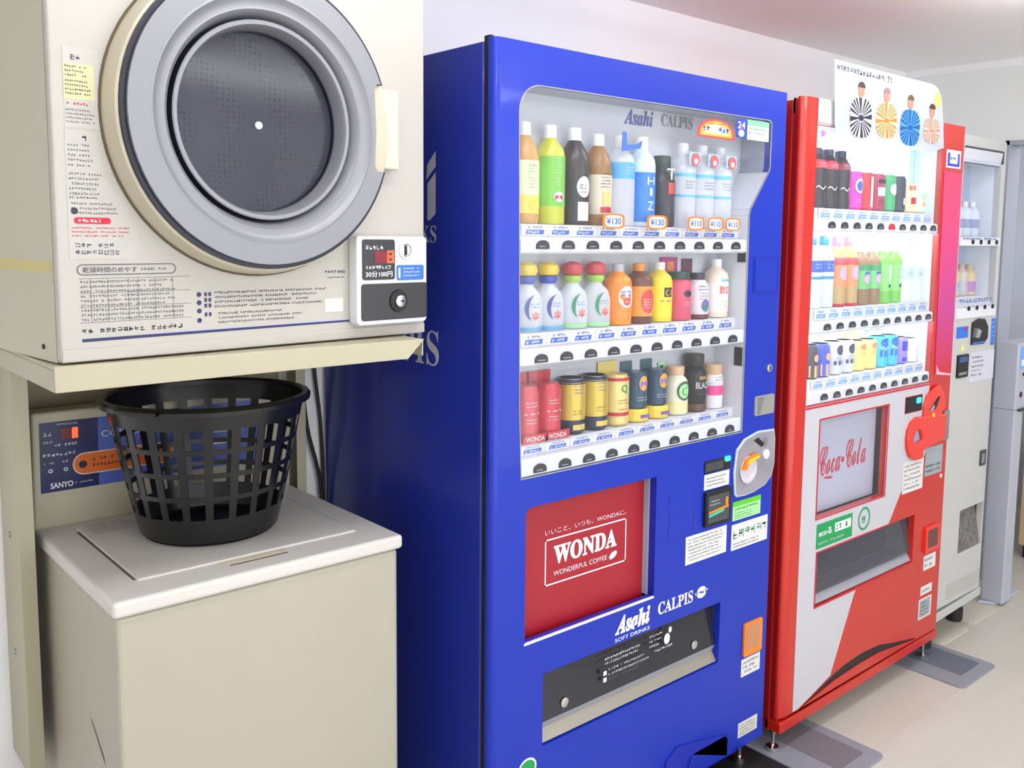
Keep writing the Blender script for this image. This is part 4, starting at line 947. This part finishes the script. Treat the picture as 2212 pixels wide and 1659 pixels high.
build('note_reader', MB(BLACK).rbox(3.198, 3.282, TY-.006, TY, .981, 1.062, .004).use(mat('reader_blue', (50, 80, 130), .3)).box(3.206, 3.27, TY-.007, TY-.006, 1.035, 1.055).use(STEEL).box(3.208, 3.268, TY-.007, TY-.006, .990, 1.0), tm)
build('notice', MB(mat('notice_lilac', (205, 205, 216), .5)).box(3.310, 3.505, TY-.001, TY, .955, 1.062).use(INKG).scrib(3.318, 3.42, .972, 1.052, 5, TY-.0015, 92), tm)
build('lock_plate', MB(DGREY).rbox(3.436, 3.484, TY-.004, TY, .630, .688, .004).use(STEEL).box(3.446, 3.470, TY-.005, TY-.004, .64, .675), tm)
build('dispenser', MB(mat('dispenser_back')).box(3.29, 3.505, TY+.06, TY+.065, .31, .50).use(DGREY).prism([rrect(3.29, 3.505, .31, .50, .003, 2), tdis], TY+.0251, TY+.06), tm)
build('dispenser_flap', MB(mat('mottled_flap', (120, 116, 112), .3, metal=.3, noise=.5, nscale=60)).face([(3.301, TY+.006, .323), (3.494, TY+.006, .323), (3.494, TY+.03, .470), (3.301, TY+.03, .470)]), tm)
mb = MB(mat('louver_grey', (176, 174, 166), .5))
for k in range(6): mb.box(3.222, 3.500, TY-.001, TY, .172+.0095*k, .176+.0095*k)
build('louver', mb, tm)
for (x, y) in ((TX0+.03, TY+.04), (TX1-.03, TY+.08), (TX0+.03, .62), (TX1-.03, .62)):
    build('foot', MB(mat('rubber_foot', (40, 38, 34), .7)).lathe([(.030, 0), (.030, .05), (.015, .055), (.015, .105)], x, y, 0, 12), tm, smooth=True)
for i, x in enumerate((3.280, 3.344, 3.408)):
    drink(x, TY+.070, 1.4745, .125, .026, SQ, clr('aqua_clear'), CW, [(.25, .5, clr('slate_label', (140, 150, 190)))], '%s pale bottle with white cap in the off-white machine' % ('left', 'middle', 'right')[i], 'bottle', 'bottles on the upper row of the off-white machine', [('#', .3, .014, .02, PAPER)])
for i, x in enumerate((3.280, 3.344, 3.408)):
    drink(x, TY+.070, 1.2635, .112, .026, SQ, clr('custard', (220, 200, 140)) if i != 1 else clr('beige_drink', (215, 200, 185)), clr('tan_cap', (215, 180, 135)), [(.1, .45, clr('sleeve_%d' % i, ((170, 205, 200), (200, 190, 200), (190, 120, 190))[i]))], '%s small beige drink on the lower row of the off-white machine' % ('left', 'middle', 'right')[i], 'bottle', 'bottles on the lower row of the off-white machine', [('#', .3, .014, .02, INKB)])

# ================================================================== card machine on pedestal, cupboard in the hall
cm = thing('card_machine', 'slim pale grey card machine on a metal pedestal beside the off-white machine', 'card machine', (3.83, .07, 0))
PED = mat('pedestal_grey', (186, 190, 202), .4, metal=.1)
build('base_plate', MB(mat('pedestal_base', (190, 194, 208), .35)).prism([[(3.72, .120), (3.76, .060), (3.98, .055), (3.97, .125)]], 0, .010, 'Z'), cm, bevel=.003)
build('pedestal', MB(PED).box(3.752, 3.835, .038, .122, .010, .800), cm, bevel=.004)
build('head', MB(PED).box(3.750, 3.96, .036, .124, .800, 1.066), cm, bevel=.005)
build('screen', MB(mat('screen_blue', (90, 150, 210), .2, emit=.3)).box(3.77, 3.90, .033, .036, .965, 1.05).use(INKW).box(3.775, 3.81, .0325, .033, .975, 1.0).box(3.815, 3.85, .0325, .033, 1.01, 1.04), cm)
build('card_slot', MB(BLACK).box(3.80, 3.93, .030, .036, .935, .945), cm)
build('lock', MB(BLACK).lathe([(.012, 0), (.012, -.004)], 3.795, .038, .860, 14, 'Y'), cm)
build('tray', MB(DGREY).box(3.775, 3.87, .026, .038, .795, .805), cm)
ck = thing('cupboard', 'light wood cupboard with black plinth in the hall beyond the opening', 'cupboard', (4.75, .0, 0))
WOOD = mat('light_wood', (205, 178, 140), .5, noise=.08, nscale=4)
build('carcass', MB(WOOD).box(4.42, 5.1, -.30, .238, .06, .86), ck, bevel=.002)
build('plinth', MB(BLACK).box(4.44, 5.08, -.285, .225, 0, .06), ck)
build('worktop', MB(WHITE).box(4.41, 5.11, -.31, .245, .86, .885), ck, bevel=.002)
for y0, y1 in ((-.295, -.033), (-.029, .233)):
    d = build('door', MB(WOOD).box(4.404, 4.42, y0, y1, .07, .85), ck, bevel=.002)
    build('handle', MB(STEEL).box(4.392, 4.404, (y0+y1)/2-.05, (y0+y1)/2+.05, .78, .79), d)

# ================================================================== anti-slip base plates
BPL = mat('plate_beige_floor', (205, 198, 182), .5)
slab('base_plate', 3.486, 3.72, .032, .36, .004, BPL, BPL, 'beige base plate under the right foot of the off-white machine')
slab('base_plate', 3.225, 3.440, .026, .36, .004, BPL, BPL, 'beige base plate under the left foot of the off-white machine')
PLG = mat('plate_grey', (140, 143, 152), .45, bump=.2, bscale=300); PAD = mat('plate_pad', (118, 112, 118), .6, bump=.4, bscale=500); PAD2 = mat('plate_pad_blue', (100, 106, 118), .6, bump=.4, bscale=500)
slab('base_plate', 2.125, 2.385, -.200, .36, .006, PAD, PLG, 'grey base plate under the left foot of the red vending machine', (2.215, 2.345, -.155, .34))
slab('base_plate', 2.948, 3.205, -.170, .36, .006, PAD2, PLG, 'grey base plate between the red machine and the off-white machine', (3.030, 3.170, -.125, .34))

# ================================================================== coin dryer on its wall shelf
DD = math.radians(5.5)
dr = thing('tumble_dryer', 'cream coin-operated tumble dryer with round silver door on a wall shelf', 'tumble dryer', (.3562, .04, 0), DD)
DW, DZ0, DZ1 = .668, 1.266, 2.06
DC = (.313, 1.634)
def circ(r, n=64, c=DC): return [(c[0]+r*math.cos(2*PI*k/n), c[1]+r*math.sin(2*PI*k/n)) for k in range(n)]
mb = MB(CREAM)
mb.box(0, .012, .012, .56, DZ0, DZ1).box(DW-.012, DW, .012, .56, DZ0, DZ1).box(.012, DW-.012, .012, .56, DZ1-.012, DZ1).box(.012, DW-.012, .012, .56, DZ0, DZ0+.012).box(.012, DW-.012, .548, .56, DZ0+.012, DZ1-.012)
build('body', mb, dr, local=True)
build('front_panel', MB(CREAMD).prism([[(0, DZ0), (DW, DZ0), (DW, DZ1), (0, DZ1)], circ(.20)], -.004, .012), dr, local=True, bevel=.005, seg=3)
build('base_strip', MB(CREAMD).box(.002, DW-.002, -.006, -.004, DZ0+.002, DZ0+.020), dr, local=True, bevel=.002)
build('door_gap', MB(mat('gap_brown', (96, 84, 62), .8)).lathe([(.249, -.0045), (.249, -.007), (.244, -.007)], DC[0], 0, DC[1], 72, 'Y', False, False), dr, local=True)
dk = build('door', MB(CREAMR).lathe([(.246, -.004), (.246, -.016), (.240, -.040), (.228, -.044), (.205, -.044)], DC[0], 0, DC[1], 72, 'Y', False, False), dr, local=True, smooth=True)
def notched(r, c=.512, a0=.38, n=64):
    L = []
    zt, zb = 1.717-DC[1], DC[1]-1.566
    at, ab = math.asin(zt/r), -math.asin(zb/r)
    k = 72
    for i in range(k+1):
        a = at+(2*PI+ab-at)*i/k
        L.append((DC[0]+r*math.cos(a), DC[1]+r*math.sin(a)))
    L += [(c+.006, DC[1]-zb), (c, DC[1]-zb+.010), (c+.003, DC[1]), (c, DC[1]+zt-.010), (c+.006, DC[1]+zt)]
    return L
build('navy_seal', MB(SEALN).prism([notched(.236, .508), circ(.19, 72)], -.050, -.040), dk, local=True)
build('silver_ring', MB(SILVER).prism([notched(.229, .513), circ(.196, 72)], -.056, -.050), dk, local=True, bevel=.002)
build('silver_dish', MB(SILVER).lathe([(.1965, -.056), (.193, -.0565), (.186, -.050), (.178, -.047), (.172, -.048), (.166, -.042), (.1595, -.024)], DC[0], 0, DC[1], 96, 'Y', False, False).lathe([(.1572, -.040), (.1555, -.0415), (.150, -.041), (.146, -.034), (.1435, -.014)], DC[0], 0, DC[1], 96, 'Y', False, False), dk, local=True, smooth=True)
build('glass_seal', MB(SEALN).lathe([(.1595, -.0245), (.1580, -.024), (.1572, -.040)], DC[0], 0, DC[1], 96, 'Y', False, False).lathe([(.1437, -.015), (.1415, -.015), (.1415, .004)], DC[0], 0, DC[1], 72, 'Y', False, False), dk, local=True, smooth=True)
TINT = glass('tinted_door_glass', (140, 143, 158), .55, .12, veil=.15)
n = 48
build('door_glass', MB(TINT).face([(DC[0]+.142*math.cos(2*PI*k/n), -.008, DC[1]+.142*math.sin(2*PI*k/n)) for k in range(n)]), dk, local=True)
build('glass_knob', MB(WHITE).lathe([(.0065, 0), (.006, -.003), (.002, -.004)], DC[0]+.002, -.0085, DC[1]-.004, 16, 'Y'), dk, local=True, smooth=True)
build('latch_block', MB(mat('latch_ivory', (202, 195, 174), .4)).rbox(.526, .583, -.036, -.004, 1.573, 1.715, .004), dr, local=True, bevel=.004)
# perforated drum
dm = bpy.data.materials.new('perforated_drum'); dm.use_nodes = True
_nt = dm.node_tree; _b = _nt.nodes['Principled BSDF']; _b.inputs['Roughness'].default_value = .45; _b.inputs['Metallic'].default_value = .3
_tc = _nt.nodes.new('ShaderNodeTexCoord'); _mp = _nt.nodes.new('ShaderNodeMapping'); _mp.inputs['Scale'].default_value = (92, 92, 92)
_vo = _nt.nodes.new('ShaderNodeTexVoronoi'); _vo.inputs['Randomness'].default_value = 0.1; _vo.inputs['Scale'].default_value = 1.0
_rp = _nt.nodes.new('ShaderNodeValToRGB'); _rp.color_ramp.elements[0].position = .26; _rp.color_ramp.elements[0].color = (.01, .01, .012, 1); _rp.color_ramp.elements[1].position = .32; _rp.color_ramp.elements[1].color = (*lin((205, 208, 220)), 1)
_nt.links.new(_tc.outputs['Object'], _mp.inputs[0]); _nt.links.new(_mp.outputs[0], _vo.inputs['Vector']); _nt.links.new(_vo.outputs['Distance'], _rp.inputs[0]); _nt.links.new(_rp.outputs[0], _b.inputs['Base Color'])
drum = build('drum', MB(dm).lathe([(.205, .010), (.29, .035), (.295, .33), (.02, .36)], DC[0]+.03, 0, DC[1]+.02, 64, 'Y', False, True), dr, local=True, smooth=True)
for k in range(3):
    a = 2*PI*k/3+.9
    c, s_ = math.cos(a), math.sin(a)
    ox, oz = DC[0]+.03, DC[1]+.02
    mb = MB(mat('drum_vane', (170, 172, 182), .4, metal=.3))
    P = [(ox+.295*math.cos(a-.16), oz+.295*math.sin(a-.16)), (ox+.295*math.cos(a+.16), oz+.295*math.sin(a+.16)), (ox+.225*c, oz+.225*s_)]
    mb.prism([P], .045, .325)
    build('vane', mb, drum, local=True)
# coin box
cb = build('coin_box', MB(WHITE).rbox(.491, .652, -.030, -.004, 1.292, 1.453, .008), dr, local=True, bevel=.003)
mb = MB(mat('display_black', (30, 30, 34), .15)).rbox(.502, .574, -.032, -.030, 1.374, 1.447, .005)
mb.use(mat('dim_red', (120, 20, 40), .3)).box(.528, .555, -.0325, -.032, 1.404, 1.426).use(INKW).scrib(.508, .555, 1.428, 1.437, 1, -.0325, 101, .9).scrib(.508, .57, 1.393, 1.401, 1, -.0325, 102, .9)
mb.textf('30分100円', .508, 1.379, -.0325, .060, .0105, .02)
build('time_display', mb, cb, local=True)
build('red_digit', MB(LEDR).prism([[(.556, 1.404), (.571, 1.404), (.571, 1.427), (.556, 1.427)], [(.560, 1.418), (.567, 1.418), (.567, 1.423), (.560, 1.423)], [(.560, 1.408), (.567, 1.408), (.567, 1.413), (.560, 1.413)]], -.033, -.0322), cb, local=True)
build('coin_slot', MB(CHROME).lathe([(.0165, 0), (.0165, -.004), (.012, -.004), (.010, -.001), (.001, -.001)], .600, -.030, 1.427, 24, 'Y').use(BLACK).box(.5985, .6015, -.0335, -.031, 1.418, 1.436), cb, local=True, smooth=True)
build('blue_instruction', MB(mat('instr_blue', (50, 110, 190), .4)).rbox(.579, .643, -.0312, -.030, 1.372, 1.400, .004).use(INKW).scrib(.594, .640, 1.377, 1.397, 3, -.0316, 103).box(.583, .587, -.0316, -.0312, 1.376, 1.395), cb, local=True)
bp = build('coin_drawer', MB(mat('drawer_black', (48, 48, 50), .35)).rbox(.499, .650, -.033, -.030, 1.300, 1.367, .006), cb, local=True, bevel=.002)
build('drawer_lock', MB(BLACK).lathe([(.021, 0), (.020, -.003), (.013, -.003)], .581, -.033, 1.334, 24, 'Y').use(CHROME).lathe([(.0115, -.002), (.011, -.008), (.008, -.009)], .581, -.033, 1.334, 20, 'Y').use(BLACK).box(.580, .5875, -.0428, -.042, 1.3325, 1.3355), bp, local=True, smooth=True)
# printed legends on the front
YF = -.0046
mb = MB(NAVY).face([(.030, YF, 1.2955), (.492, YF, 1.2985), (.492, YF, 1.3020), (.030, YF, 1.3)])
mb.use(mat('pale_violet', (170, 170, 210), .5)).face([(.120, YF, 1.3005), (.492, YF, 1.3020), (.492, YF, 1.3040), (.120, YF, 1.3015)])
build('navy_line', mb, dr, local=True)
mb = MB(INKG).prism([rrect(.026, .172, 1.392, 1.408, .008, 5), rrect(.0275, .1705, 1.3935, 1.4065, .0068, 5)], YF-.0003, YF)
mb.use(DINK).textf('乾燥時間のめやす', .034, 1.3955, YF-.0004, .078, .0085, 0).use(INKG).scrib(.118, .165, 1.396, 1.404, 1, YF-.0004, 111)
mb.scrib(.030, .192, 1.324, 1.386, 9, YF, 112, .6, .3)
for z in (1.387, 1.366, 1.345, 1.323): mb.face([(.028, YF, z), (.195, YF, z), (.195, YF, z+.0006), (.028, YF, z+.0006)])
for x in (.044, .068, .098, .112, .138, .166): mb.face([(x, YF, 1.323), (x+.0006, YF, 1.323), (x+.0006, YF, 1.387), (x, YF, 1.387)])
mb.use(DINK).scrib(.030, .185, 1.304, 1.318, 1, YF, 113, .6)
build('drying_time_table', mb, dr, local=True)
mb = MB(NAVY)
for z in (1.358, 1.345, 1.332, 1.317):
    mb.face([(.208+.004*math.cos(2*PI*k/10), YF, z+.004*math.sin(2*PI*k/10)) for k in range(10)])
for z in (1.358, 1.349, 1.340, 1.326):
    mb.box(.217, .221, YF-.0002, YF, z-.003, z+.003).box(.224, .228, YF-.0002, YF, z-.003, z+.003)
mb.use(DINK).scrib(.234, .462, 1.334, 1.364, 4, YF, 114, .55, .3).scrib(.240, .40, 1.309, 1.330, 3, YF, 115, .55, .3)
mb.use(NAVY).scrib(.441, .488, 1.386, 1.393, 1, YF, 116, .9, 0).use(INKG).scrib(.446, .482, 1.376, 1.383, 1, YF, 117)
mb.use(PAPER).box(.440, .478, YF-.0003, YF, 1.318, 1.342)
build('instructions', mb, dr, local=True)
mb = MB(DPAPER).box(.018, .066, YF, YF+.0004, 1.600, 1.712).use(mat('caution_yellow', (200, 196, 150), .6)).box(.018, .060, YF-.0003, YF, 1.640, 1.690)
mb.use(DINK).scrib(.028, .050, 1.693, 1.703, 1, YF-.0006, 120, .8).scrib(.020, .052, 1.670, 1.688, 3, YF-.0006, 121).scrib(.020, .058, 1.645, 1.668, 4, YF-.0006, 122)
mb.use(INKR).scrib(.022, .055, 1.631, 1.637, 1, YF-.0006, 123, .7).use(INKG).scrib(.020, .064, 1.606, 1.628, 4, YF-.0006, 124)
build('caution_sticker', mb, dr, local=True)
mb = MB(DPAPER).prism([[(.017, 1.415), (.108, 1.415), (.118, 1.44), (.100, 1.497), (.070, 1.53), (.060, 1.596), (.017, 1.596)]], YF, YF+.0004)
mb.use(DINK).scrib(.040, .055, 1.582, 1.592, 1, YF-.0004, 125, .9).use(INKG).scrib(.020, .058, 1.545, 1.580, 5, YF-.0004, 126).scrib(.020, .068, 1.505, 1.54, 5, YF-.0004, 127)
mb.use(DINK).scrib(.020, .070, 1.500, 1.506, 1, YF-.0004, 128).use(INKG).scrib(.022, .090, 1.478, 1.498, 3, YF-.0004, 129)
mb.use(DINK).face([(.026+.005*math.cos(2*PI*k/12), YF-.0004, 1.484+.005*math.sin(2*PI*k/12)) for k in range(12)])
mb.use(INKR).rbox(.025, .076, YF-.0006, YF-.0002, 1.466, 1.475, .004).use(INKW).scrib(.030, .070, 1.467, 1.474, 1, YF-.001, 130, .8).use(INKR).scrib(.021, .110, 1.446, 1.463, 3, YF-.0004, 131, .5)
mb.use(INKG).scrib(.025, .09, 1.420, 1.440, 2, YF-.0004, 132, .8, .3)
build('warning_label', mb, dr, local=True)
build('yellow_tape', MB(mat('faded_tape', (196, 186, 120), .5)).box(-.0006, 0, .02, .27, 1.395, 1.412), dr, local=True)
build('side_screw', MB(BLACK).lathe([(.004, 0), (.004, -.002)], -.0, .06, 1.286, 8, 'X'), dr, local=True)

# wall shelf carrying the dryer
sh = thing('wall_shelf', 'cream steel wall shelf with turned-down lip and side uprights under the dryer', 'shelf', (.65, .35, 1.26))
lip = [(.345, 1.226), (.936, 1.229), (.972, 1.264), (.345, 1.264)]
mb = MB(SHELFM).prism([lip], .027, .030)
mb.box(.345, .970, .030, .685, 1.258, 1.264).box(.345, .348, .030, .54, 1.226, 1.258)
mb.prism([[(.030, 1.262), (.030, 1.232), (.54, 1.232), (.54, 1.262)]], .968, .971, 'X')
build('shelf_tray', mb, sh, bevel=.0015)
build('back_panel', MB(mat('shelf_back_shaded', (150, 142, 116), .6)).box(.428, .995, .684, .688, 1.02, 1.256), sh)  # cream plate, with the shade under the shelf mixed into its brown
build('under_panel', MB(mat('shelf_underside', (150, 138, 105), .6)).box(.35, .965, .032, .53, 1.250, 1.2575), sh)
for x0, x1 in ((.397, .424),):
    up_ = build('upright', MB(SHELFM).box(x0, x1, .545, .549, .385, 1.256).box(x0, x0+.004, .549, .688, .385, 1.256), sh, bevel=.001)
    for z in (.86, .62): build('screw', MB(STEEL).lathe([(.006, 0), (.006, -.003)], x0, .62, z, 10, 'X'), up_)
up_ = build('upright', MB(SHELFM).box(.998, 1.022, .600, .604, .385, 1.256).box(1.018, 1.022, .604, .688, .385, 1.256), sh, bevel=.001)

# ================================================================== washing machine
wm = thing('washing_machine', 'cream top-loading coin washing machine with navy control panel below the dryer', 'washing machine', (.439, .128, 0))
mb = MB(mat('washer_body', (176, 171, 153), .4, noise=.015, nscale=2)).box(.446, .982, .138, .652, .03, .830)
build('body', mb, wm, bevel=.008, seg=3)
mb = MB(CREAML)
mb.box(.439, .989, .128, .657, .8315, .860)
build('top_frame', mb, wm, bevel=.008, seg=4)
build('frame_gap', MB(mat('gap_shadow_tan', (120, 112, 90), .7)).box(.449, .979, .141, .650, .829, .836), wm)
ld = build('lid', MB(CREAML).box(.5035, .926, .205, .585, .858, .8635), wm, bevel=.003, seg=3)
build('lid_gap', MB(mat('gap_brown', (96, 84, 62), .8)).box(.499, .5035, .215, .548, .8585, .8606), wm)
mb = MB(mat('gap_brown')).box(.655, .765, .176, .180, .8585, .8606)
mb.use(mat('finger_recess', (205, 196, 168), .6)).prism([[(.640, .204)] + arc(.705, .204, .065, PI, 2*PI, 1)[1:] + [(.765, .190), (.705, .184), (.650, .190)]], .8598, .8606, 'Z')
build('finger_grip', mb, wm)
mb = MB(INKG)
def lidfn(a, b): return (a, b, .8638)
mb.scrib(.52, .63, .50, .575, 7, 0, 140, .5, .3, fn=lidfn)
build('lid_print', mb, ld)
build('lid_gap', MB(mat('gap_brown')).box(.926, .9295, .27, .548, .8585, .8606), wm)
# console at the back
con = build('console', MB(CREAM).prism([[(.612, .858), (.657, .858), (.657, 1.098), (.600, 1.098)]], .4385, .986, 'X'), wm, bevel=.006, seg=3)
def cfn(a, b): return (a, .612-.012*(b-.858)/.24-.0010, b)
def cfn2(a, b): q = cfn(a, b); return (q[0], q[1]-.0006, q[2])
def cfn3(a, b): q = cfn(a, b); return (q[0], q[1]-.0012, q[2])
def quad(mb, x0, x1, z0, z1, f=cfn2): return mb.face([f(x0, z0), f(x1, z0), f(x1, z1), f(x0, z1)])
mb = MB(mat('panel_navy', (34, 38, 88), .3)); quad(mb, .452, .560, .934, 1.077, cfn)
mb.use(mat('panel_blue', (82, 104, 178), .3)); quad(mb, .560, .905, .934, 1.077, cfn)
cpn = build('control_panel', mb, con)
mb = MB(mat('pill_outline', (225, 200, 180), .5)); pl = rrect(.511, .712, .961, 1.007, .022, 6); mb.face([cfn2(a, b) for a, b in pl])
mb.use(mat('pill_orange', (215, 105, 30), .4)); pl = rrect(.5135, .7095, .9635, 1.0045, .020, 6); mb.face([cfn3(a, b) for a, b in pl])
mb.use(INK); q4 = lambda a, b: (cfn3(a, b)[0], cfn3(a, b)[1]-.0006, cfn3(a, b)[2])
mb.face([q4(.530+.008*math.cos(2*PI*k/12), .983+.008*math.sin(2*PI*k/12)) for k in range(12)])
mb.scrib(.548, .70, .972, .998, 2, 0, 150, .55, .1, fn=q4)
build('orange_instruction', mb, cpn)
build('red_digit', MB(LEDR).face([cfn3(.511, 1.040), cfn3(.522, 1.040), cfn3(.522, 1.062), cfn3(.511, 1.062)]).use(mat('dim_red')).face([cfn3(.490, 1.040), cfn3(.509, 1.040), cfn3(.509, 1.062), cfn3(.490, 1.062)]), cpn)
mb = MB(INKW)
mb.text('SANYO', lambda u, v: cfn3(.469+u, .941+v), .042, .012, .03)
build('maker_logo', mb, cpn)
mb = MB(INKW).text('COIN LAUNDRY', lambda u, v: cfn3(.566+u, 1.035+v), .17, .013, .0)
build('panel_lettering', mb, cpn)
mb = MB(INKW).scrib(.458, .476, 1.046, 1.060, 1, 0, 151, .6, 0, fn=cfn3).scrib(.458, .476, 1.032, 1.042, 1, 0, 152, .6, 0, fn=cfn3).scrib(.478, .525, 1.068, 1.075, 1, 0, 153, .7, 0, fn=cfn3)
mb.scrib(.478, .522, 1.025, 1.034, 1, 0, 154, .7, 0, fn=cfn3).scrib(.457, .520, 1.005, 1.016, 1, 0, 155, .7, 0, fn=cfn3).scrib(.458, .485, .990, .998, 1, 0, 156, .6, 0, fn=cfn3).scrib(.492, .505, .992, .999, 1, 0, 157, .8, 0, fn=cfn3).scrib(.515, .548, .944, .950, 1, 0, 158, .7, 0, fn=cfn3)
for x in (.470, .498): mb.add([cfn3(x+r_*math.cos(2*PI*k/12), .978+r_*math.sin(2*PI*k/12)) for r_ in (.0022, .0042) for k in range(12)], [(k, (k+1) % 12, 12+(k+1) % 12, 12+k) for k in range(12)])
build('panel_print', mb, cpn)
mb = MB(INKW); quad(mb, .80, .872, 1.012, 1.020, cfn2); quad(mb, .80, .84, .985, .99, cfn2)
build('panel_bars', mb, cpn)
build('scratch', MB(mat('scratch_grey', (85, 84, 90), .6)).face([(.4455, .300, .597), (.4455, .296, .590), (.4455, .225, .540), (.4455, .230, .552)]), wm)
for (x, y) in ((.48, .17), (.95, .17), (.48, .61), (.95, .61)):
    build('foot', MB(mat('rubber_foot')).lathe([(.022, 0), (.022, .03)], x, y, 0, 14), wm)

# ================================================================== laundry basket
BKC = mat('basket_black', (22, 23, 24), .24, bump=.05, bscale=200)
bx, by, bz = .71, .405, .8638
bk = thing('laundry_basket', 'round black plastic laundry basket with square holes on the washing machine', 'laundry basket', (bx, by, bz))
H = .278
def rad(h): return .128+(.188-.128)*(h/H)**.9 if h > 0 else .128
rings = [0.004, .020, .050, .058]
rows = []
z = .056
for k in range(4): rows.append((z, z+.037)); z += .0465
NC = 22; sub = 3
vs = []; fs = []
levels = [.010, .030, .052] + [v for r_ in rows for v in r_] + [.246, .264]
levels = sorted(set(levels))
holeb = {r_[0] for r_ in rows}
M = NC*sub*2
T = .0028
mb = MB(BKC)
def bp_(h, k, off): 
    a = 2*PI*k/M; r_ = rad(h)+off
    return (r_*math.cos(a), r_*math.sin(a), h)
nl = len(levels)
idx = {}
for s_, off in ((0, 0), (1, -T)):
    for i, h in enumerate(levels):
        for k in range(M): idx[(s_, i, k)] = len(vs); vs.append(bp_(h, k, off))
def ishole(i, k):
    return levels[i] in holeb and (k % (2*sub)) >= 2 and i < nl-1
for i in range(nl-1):
    for k in range(M):
        j = (k+1) % M
        if ishole(i, k): continue
        fs.append((idx[0, i, k], idx[0, i, j], idx[0, i+1, j], idx[0, i+1, k]))
        fs.append((idx[1, i, k], idx[1, i+1, k], idx[1, i+1, j], idx[1, i, j]))
        if ishole(i, (k-1) % M): fs.append((idx[0, i, k], idx[0, i+1, k], idx[1, i+1, k], idx[1, i, k]))
        if ishole(i, j): fs.append((idx[0, i, j], idx[1, i, j], idx[1, i+1, j], idx[0, i+1, j]))
for i in range(nl):
    for k in range(M):
        j = (k+1) % M
        up_h = ishole(i, k); dn_h = i > 0 and ishole(i-1, k)
        if up_h != dn_h or i == nl-1:
            fs.append((idx[0, i, k], idx[0, i, j], idx[1, i, j], idx[1, i, k]))
mb.add(vs, fs)
mb.lathe([(.006, .002), (.118, .002), (.124, .004), (.1285, .010)], 0, 0, 0, M, 'Z', True, False).lathe([(.006, .0045), (.118, .0045), (.1262, .0105)], 0, 0, 0, M, 'Z', True, False)
mb.lathe([(.116, .0), (.120, .0), (.124, .003), (.116, .003)], 0, 0, 0, M, 'Z', False, False)
build('tub', mb, bk, local=True, smooth=True)
r0 = rad(.264)
build('rim', MB(BKC).lathe([(r0-T, .262), (r0-T, .272), (r0+.002, .277), (r0+.010, .276), (r0+.014, .270), (r0+.013, .262), (r0+.009, .262), (r0+.008, .268), (r0, .268), (r0, .262)], 0, 0, 0, M, 'Z', False, False), bk, local=True, smooth=True)
for a in (PI+.55, .42):
    mb = MB(BKC); n = 6; vs = []
    for r_, h in ((r0+.010, .274), (r0+.024, .272), (r0+.024, .266), (r0+.010, .266)):
        for k in range(n+1):
            t = a-.22+.44*k/n; vs.append((r_*math.cos(t), r_*math.sin(t), h))
    fs = []
    for i in range(4):
        for k in range(n): fs.append((i*(n+1)+k, i*(n+1)+k+1, ((i+1) % 4)*(n+1)+k+1, ((i+1) % 4)*(n+1)+k))
    mb.add(vs, fs); build('grip_tab', mb, bk, local=True, smooth=True)

# ================================================================== cables on the wall
CABM = mat('cable_black', (16, 16, 18), .5)
def cable(pts, r, label):
    P = [Vector(p) for p in pts]; out = []
    for i in range(len(P)-1):
        p0, p1, p2, p3 = P[max(i-1, 0)], P[i], P[i+1], P[min(i+2, len(P)-1)]
        for k in range(6):
            t = k/6; out.append(0.5*((2*p1)+(-p0+p2)*t+(2*p0-5*p1+4*p2-p3)*t*t+(-p0+3*p1-3*p2+p3)*t**3))
    out.append(P[-1])
    tagm(build('power_cable', MB(CABM).tube(out, r)), label, 'cable', 'cables hanging behind the washing machine')
cable([(1.045, .682, 1.50), (1.047, .680, 1.25), (1.050, .676, 1.13), (1.062, .672, .98), (1.098, .670, .80), (1.09, .675, .50), (1.05, .680, .10)], .0048, 'black cable hanging on the wall nearer the basket')
cable([(1.082, .682, 1.50), (1.084, .680, 1.25), (1.086, .676, 1.12), (1.102, .678, .98), (1.108, .680, .80), (1.10, .680, .50), (1.08, .680, .10)], .0042, 'black cable hanging on the wall against the blue machine')
